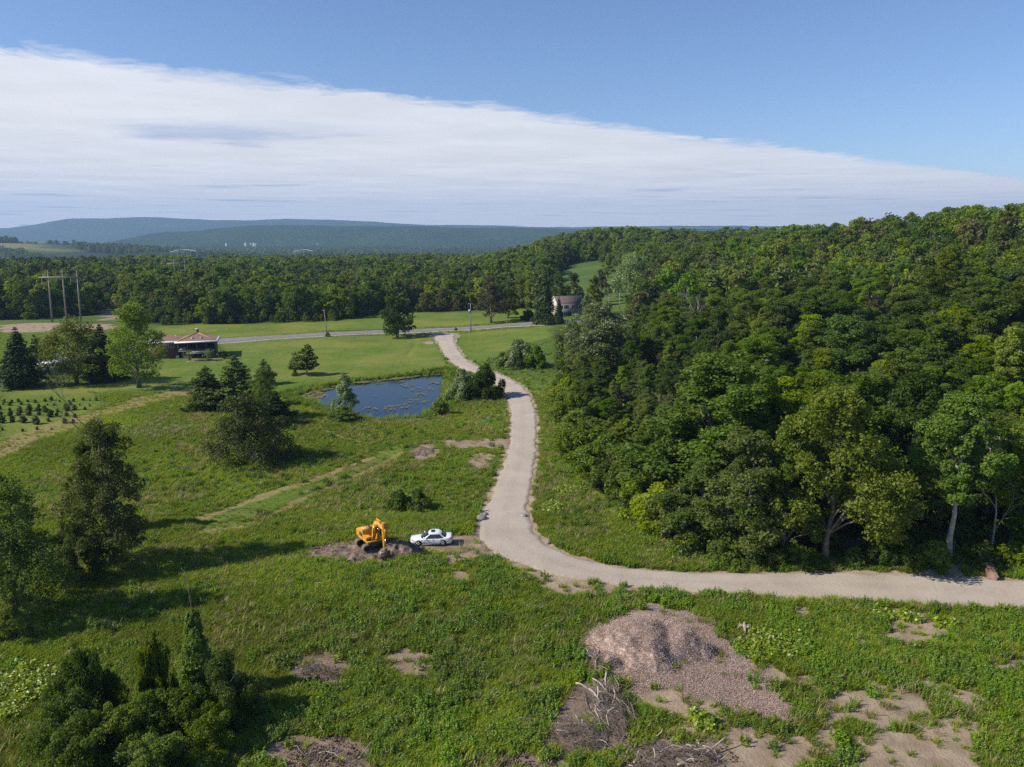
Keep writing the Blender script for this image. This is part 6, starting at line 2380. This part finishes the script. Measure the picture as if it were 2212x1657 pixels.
mound('soil_bank', G(765, 1196), 6.4, 2.6, 0.6, m_soil, 0.42, 'long low bank of freshly turned brown soil under the excavator', 'soil', 4, res=80, noise_sc=0.7)
mound('soil_heap', G(862, 1192), 2.8, 1.9, 1.25, m_soil, 0.45, 'rounded heap of dug brown soil beside the excavator bucket', 'soil', 6, res=60, noise_sc=0.6)
mound('soil_heap', G(912, 976), 2.2, 2.4, 0.45, m_soil, 0.3, 'small brown soil heap in the meadow left of the drive', 'soil', 12, res=40)
chip_xy = G(1396, 1402)
chip = mound('chip_pile', chip_xy, 5.3, 4.0, 2.5, m_chip, 0.2, 'large pale heap of shredded wood chips', 'chip pile', 22, res=110, noise_sc=0.9, lump=1.2)


def top_of(obj, pts):
    """height of a mound mesh under given points (nearest vertex)"""
    n = len(obj.data.vertices)
    co = np.zeros(n * 3, np.float32)
    obj.data.vertices.foreach_get('co', co)
    co = co.reshape(-1, 3) + np.array(obj.location, np.float32)
    res = int(round(math.sqrt(n)))
    x0, y0 = co[0, 0], co[0, 1]
    dx = (co[res - 1, 0] - x0) / (res - 1)
    dy = (co[(res - 1) * res, 1] - y0) / (res - 1)
    j = np.clip(np.round((pts[:, 0] - x0) / dx), 0, res - 1).astype(int)
    i = np.clip(np.round((pts[:, 1] - y0) / dy), 0, res - 1).astype(int)
    return co[i * res + j, 2]


def chip_mesh(seed, n=90, r=0.26, s=0.027):
    rs = np.random.default_rng(seed)
    C = rs.normal(size=(n, 3)) * np.array([r, r, 0.035])
    C[:, 2] = np.abs(C[:, 2]) + 0.015
    return crown_mesh('chips', C, rs.normal(size=(n, 3)) * 0.6 + np.array([0, 0, 0.8]), s * rs.uniform(0.5, 1.5, n), rs.random(n), m_chip2, 2.6, rs, 0.1)


CH = [chip_mesh(600 + i) for i in range(4)]
n = 9000
P_ = np.stack([chip_xy[0] + rng.uniform(-6, 12, n), chip_xy[1] + rng.uniform(-11, 6, n)], 1)
D, B, S, L, Cc, Fo, Dt = masks(P_[:, 0], P_[:, 1])
zt = top_of(chip, P_)
inn = (np.abs(P_[:, 0] - chip_xy[0]) < 6.0) & (np.abs(P_[:, 1] - chip_xy[1]) < 5.2)
z = np.where(inn, np.maximum(zt, H(P_[:, 0], P_[:, 1])), H(P_[:, 0], P_[:, 1]))
k = (rng.random(n) < Cc * 1.0) | (inn & (zt > H(P_[:, 0], P_[:, 1]) + 0.05))
P3 = np.c_[P_[k], z[k]]
scatter('loose_wood_chips', P3, CH, rng.uniform(0, 6.28, len(P3)), rng.uniform(0.6, 1.3, len(P3)), rng.random(len(P3)), 'loose wood chips strewn over the heap and the ground around it', 'wood chips',
        tilt=rng.normal(size=len(P3)) * 0.25)

CL = []
for i in range(3):
    rs = np.random.default_rng(620 + i)
    mb = MB()
    for k in range(14):
        c = rs.normal(size=3) * np.array([0.4, 0.4, 0.05])
        s = rs.uniform(0.03, 0.09)
        mb.box((c[0], c[1], abs(c[2])), (s * 1.4, s, s), Rm('Z', rs.uniform(0, 360)) @ Rm('X', rs.uniform(-40, 40)), (0.6, 0.7))
    CL.append(mb.mesh('clod', m_soil))
PX, PY = [], []
for (cu, cv), rx, ry, n in (((765, 1196), 6.5, 3.0, 150), ((862, 1190), 3.0, 2.2, 60), ((685, 1640), 3.5, 3, 60), ((690, 1460), 2.0, 1.5, 30), ((1100, 1660), 4, 2, 60), ((1420, 1640), 4, 2.5, 60)):
    c = G(cu, cv)
    PX += list(c[0] + rng.normal(size=n) * rx * 0.5)
    PY += list(c[1] + rng.normal(size=n) * ry * 0.5)
x, y = np.array(PX), np.array(PY)
scatter('soil_clods', np.stack([x, y, H(x, y) + 0.1], 1), CL, rng.uniform(0, 6.28, len(x)), rng.uniform(0.6, 1.6, len(x)), rng.random(len(x)), 'crumbled clods of brown soil', 'clods')


def branch_path(rs, L, kink=0.26, n=7):
    d = np.array([1.0, 0, 0])
    P = [np.zeros(3)]
    for i in range(n - 1):
        d = d + rs.normal(size=3) * kink
        d /= np.linalg.norm(d)
        P.append(P[-1] + d * L / (n - 1))
    P = np.array(P)
    return P - P.mean(0)


def brush(name, uv0, uv1, width, h, nbig, ntwig, label, seed, Lb=(1.2, 3.2), rb=(0.03, 0.085), earth=True, ang=None):
    rs = np.random.default_rng(seed)
    a, b = np.array(G(*uv0)), np.array(G(*uv1))
    c = (a + b) / 2
    z0 = H1(*c)
    e = empty(name, (c[0], c[1], z0))
    tag(e, label, 'brush pile')
    ax = (b - a) / (np.linalg.norm(b - a) + 1e-6)
    pr = np.array([-ax[1], ax[0]])
    half = np.linalg.norm(b - a) / 2

    def place(mb, L, r, zmax, sides, side_tw):
        t = rs.uniform(-1, 1)
        w = rs.normal() * 0.45
        p = ax * t * half + pr * w * width
        P = branch_path(rs, L)
        yaw = (ang if ang is not None else math.atan2(ax[1], ax[0])) + rs.normal() * 0.7
        pit = rs.normal() * 0.22
        M = np.array(Matrix.Rotation(yaw, 3, 'Z') @ Matrix.Rotation(pit, 3, 'Y'))
        P = P @ M.T
        zz = H1(c[0] + p[0], c[1] + p[1]) - z0 + rs.random() * zmax * max(0.15, 1 - abs(t) ** 3) * math.exp(-w * w)
        P = P + np.array([p[0], p[1], zz])
        P[:, 2] = np.maximum(P[:, 2], zz - 0.35 * L * 0 - 0.12)
        mb.tube(P, np.linspace(r, r * 0.3, len(P)), sides, sides > 4)
        for _ in range(side_tw):
            k = rs.integers(1, len(P) - 1)
            d = rs.normal(size=3)
            d[2] = abs(d[2])
            d /= np.linalg.norm(d)
            mb.tube([P[k], P[k] + d * L * 0.12, P[k] + d * L * 0.26 + rs.normal(size=3) * 0.05], [r * 0.45, r * 0.3, 0.006], 3, False)

    for i in range(nbig):
        mb = MB()
        place(mb, rs.uniform(*Lb), rs.uniform(*rb), h, 6, 3)
        mb.build('branch', m_stick2 if rs.random() < 0.45 else m_stick, e, True)
    mb = MB()
    for i in range(ntwig):
        place(mb, rs.uniform(0.5, 1.7), rs.uniform(0.008, 0.022), h * 1.1, 3, 2)
    o = mb.build('twigs', m_stick, e)
    o['kind'] = 'stuff'
    if earth:
        t = np.linspace(0, 6.2832, 16, endpoint=False)
        rows = []
        for q in (1.0, 0.75, 0.45, 0.1):
            rows.append([(ax[0] * math.cos(s) * (half + .4) * q + pr[0] * math.sin(s) * width * .8 * q, ax[1] * math.cos(s) * (half + .4) * q + pr[1] * math.sin(s) * width * .8 * q,
                          h * 0.45 * (1 - q) ** 0.8 + rs.normal() * 0.06 - (0.2 if q == 1.0 else 0)) for s in t])
        MB().grid(np.array(rows), True).build('earth', m_soil, e, True)
    return e


brush('brush_pile', (1278, 1415), (1300, 1462), 0.8, 1.0, 9, 60, 'broken trunks and sticks at the foot of the chip heap', 51, (1.0, 2.4), (0.05, 0.11))
brush('brush_pile', (1290, 1490), (1335, 1590), 2.2, 1.4, 30, 700, 'long grey brush pile of cut branches below the chip heap', 52, (1.6, 3.6), (0.03, 0.09))
brush('brush_pile', (1200, 1575), (1300, 1612), 1.8, 0.8, 18, 600, 'tangle of thin dry twigs beside the long brush pile', 53, (1.2, 2.6), (0.02, 0.05))
brush('brush_pile', (1360, 1640), (1560, 1650), 1.8, 0.9, 34, 450, 'bleached root and branch heap with a long pole sticking out', 54, (0.9, 2.8), (0.03, 0.10))
brush('brush_pile', (650, 1448), (735, 1462), 1.0, 0.5, 8, 240, 'round tangle of roots and twigs in the meadow', 55, (0.7, 1.8), (0.03, 0.07))
brush('brush_pile', (640, 1630), (760, 1650), 1.6, 0.35, 10, 30, 'scattered sticks on the bare brown patch in the low meadow', 56, (1.0, 3.0), (0.025, 0.06), False)
brush('brush_pile', (1125, 1575), (1190, 1545), 0.8, 0.5, 5, 60, 'loose twigs fading into the weeds near the brush tangle', 57, (0.9, 2.0), (0.02, 0.05), False)
brush('brush_pile', (1820, 1185), (1905, 1205), 1.2, 1.4, 12, 260, 'twisted dead branches fallen at the wood edge', 58, (1.4, 3.2), (0.03, 0.07), False)
brush('brush_pile', (1400, 1090), (1450, 1120), 1.2, 1.6, 9, 120, 'brown dead brush leaning at the flank of the wood', 59, (1.6, 3.4), (0.02, 0.05), False)
brush('brush_pile', (715, 915), (800, 930), 1.0, 0.35, 5, 60, 'pale grey brush remains on the near pond bank', 60, (0.8, 1.8), (0.02, 0.05), False)
for (u, v), L_, r_, yaw, pit, lab in (((1545, 1625), 2.3, .085, 28, -22, 'long bleached pole sticking out of the root heap'), ((860, 1500), 1.5, .06, -28, 0, 'single pale stick lying in the weeds'),
                                      ((702, 1570), 2.2, .05, 40, -5, 'thin pale stick lying across the low meadow weeds'), ((790, 1625), 1.6, .05, 55, -8, 'curved dry stick beside the bare brown patch'),
                                      ((1700, 1500), .9, .05, 35, 0, 'short pale stick on the chip-strewn ground'), ((1645, 1585), 1.2, .035, 10, 0, 'thin grey stick on the sandy ground')):
    xy = G(u, v)
    rs = np.random.default_rng(int(u))
    P_ = branch_path(rs, L_, 0.06) @ np.array(Matrix.Rotation(math.radians(yaw), 3, 'Z') @ Matrix.Rotation(math.radians(pit), 3, 'Y')).T
    P_[:, 2] += .12 + abs(math.sin(math.radians(pit))) * L_ / 2
    o = MB().tube(P_, np.linspace(r_, r_ * .5, 7), 7).build('stick', m_stick2, None, True, loc=(xy[0], xy[1], H1(*xy)))
    tag(o, lab, 'stick')

# log beside the drive
lx, ly = G(2139, 1243)
lg = empty('log', (lx, ly, H1(lx, ly)), math.radians(66))
tag(lg, 'thick reddish-brown sawn log lying beside the drive', 'log')
A = []
rs = np.random.default_rng(9)
for x in np.linspace(-1.35, 1.35, 9):
    A.append([(x, (0.52 + 0.05 * math.sin(a * 7 + x) + rs.normal() * .012) * math.cos(a), 0.48 + (0.50 + 0.05 * math.sin(a * 7 + x)) * math.sin(a)) for a in np.linspace(0, 6.2832, 28, endpoint=False)])
MB().grid(np.array(A), True).build('bark', m_logbark, lg, True)
for s, ring_ in ((-1, A[0]), (1, A[-1])):
    q = [np.array(p_) + np.array([s * 0.01, 0, 0]) for p_ in ring_]
    MB().add(q + [np.mean(q, axis=0) + np.array([s * .03, 0, 0])], T=[(i, (i + 1) % 28, 28)[::-s] for i in range(28)]).build('cut_end', m_logend, lg)
sp_ = MB()
for k in range(5):
    sp_.tube([(.35 + .1 * k, -.45, .55 - .05 * k), (.45 + .1 * k, -.62 - .05 * (k % 2), .72 - .1 * k)], [.09, .015], 5)
sp_.build('torn_wood', plain('fresh_torn_wood', (0.55, 0.30, 0.11), 0.8), lg)

# root stump, pond-side finds, stones, markers
sx_, sy_ = G(1608, 1362)
sm = empty('root_stump', (sx_, sy_, H1(sx_, sy_)))
tag(sm, 'pale upturned root stump among the weeds right of the chip heap', 'stump')
MB().tube([(0, 0, .0), (0, 0, .35), (.05, 0, .55)], [.3, .27, .2], 9).build('butt', m_stick2, sm, True)
for k in range(6):
    a = k * 1.05 + .3
    MB().tube([(.15 * math.cos(a), .15 * math.sin(a), .35), (.5 * math.cos(a), .5 * math.sin(a), .45 + .1 * (k % 2)), (.8 * math.cos(a), .8 * math.sin(a), .3 - .2 * (k % 3))], [.12, .08, .02], 6).build('root', m_stick2, sm, True)
wx, wy = G(1056, 905)
ws = empty('timber_scrap', (wx, wy, H1(wx, wy)))
tag(ws, 'broken pinkish-brown timber scrap with an upright pale splinter near the pond', 'timber')
for k, (x, y, z, l, yw, pt_) in enumerate(((-.2, 0, .25, 1.3, 30, -15), (.1, .1, .35, 1.2, 24, -22), (.0, -.2, .15, 1.1, 38, -10))):
    MB().box((x, y, z), (l, .22, .07), Rm('Z', yw) @ Rm('Y', pt_)).build('plank', m_logend, ws)
MB().tube([(.45, .2, .2), (.5, .2, 1.1)], [.06, .03], 6).build('splinter', m_stick2, ws)
hx2, hy2 = G(1051, 911)
hs = MB()
rs = np.random.default_rng(3)
t = np.linspace(0, 6 * 2 * math.pi, 150)
rad = .5 + .12 * np.sin(t * 1.37) + .1 * np.sin(t * .31)
hs.tube(np.stack([rad * np.cos(t) * 1.5, rad * np.sin(t), .08 + .012 * t / 2 + .05 * np.sin(t * 2.3)], 1), .035, 5)
o = hs.build('garden_hose', m_hose, None, True, loc=(hx2, hy2, H1(hx2, hy2) + .05))
tag(o, 'tangled coil of green hose on the grass near the pond', 'hose')


def stone(seed, s, squash=.6):
    rs = np.random.default_rng(seed)
    A = []
    for p_ in np.linspace(-1.45, 1.45, 7):
        A.append([((math.cos(p_) + .02) * math.cos(a) * s * (1 + rs.normal() * .09), (math.cos(p_) + .02) * math.sin(a) * s * .8 * (1 + rs.normal() * .09), (math.sin(p_) * squash + squash * .55) * s) for a in np.linspace(0, 6.2832, 10, endpoint=False)])
    return MB().grid(np.array(A), True).mesh('rock', m_rock, False)


for i, (u, v, s, lab) in enumerate(((1040, 1122, .75, 'long flat grey rock at the edge of the drive bend'), (1048, 1113, .45, 'smaller grey rock behind the long flat rock'), (1131, 1116, .5, 'grey rock on the wood side of the drive bend'),
                                    (1184, 1174, .3, 'small grey stone at the curve of the drive'), (936, 742, .6, 'white rock beside the thin marker stake'), (1745, 1515, .35, 'pale round stone on sandy ground near the weeds'),
                                    (1905, 1395, .3, 'pale stone in the weeds above the sandy patch'), (1990, 1430, .3, 'round grey stone among tall weeds'))):
    xy = G(u, v)
    o = put('rock', stone(700 + i, s, .55), None, (xy[0], xy[1], H1(*xy) - .08 * s), i * 1.3)
    tag(o, lab, 'rock')
for (u, v), h_, w_, lab in (((944, 744), 2.2, .06, 'tall thin white marker stake at the drive mouth'), ((986, 741), 1.4, .16, 'short white marker post across the drive from the stake')):
    xy = G(u, v)
    e = empty('marker_post', (xy[0], xy[1], H1(*xy)))
    tag(e, lab, 'marker')
    MB().box((0, 0, h_ / 2 - .15), (w_, w_ * .6, h_ + .3)).build('post', m_white, e)
    MB().box((0, -w_ * .32, h_ - .18), (w_ * .9, .02, .2)).build('reflector', m_grey_metal, e)
# thin dead sapling on the pond-side bush
xy = G(1070, 806)
o = put('bare_sapling', bare_mesh(77, 7.0, .1, 2, .06, m_bark_dead, 'bare_sapling', nb=(2, 4)), None, (xy[0], xy[1], H1(*xy)))
tag(o, 'thin bare sapling rising beside the drive bend', 'sapling')
xy = G(1505, 770)
o = put('bare_tree', bare_mesh(78, 15, .2, 4, .2, m_bark_dead, 'bare_tree'), None, (xy[0], xy[1], H1(*xy)))
tag(o, 'bare pale dead tree standing in the hillside wood', 'tree')
xy = G(2140, 1190)
o = put('bare_tree', bare_mesh(79, 12, .25, 4, .14, m_bark_dead, 'bare_tree'), None, (xy[0], xy[1], H1(*xy)))
tag(o, 'twiggy dead tree in the shade behind the log', 'tree')
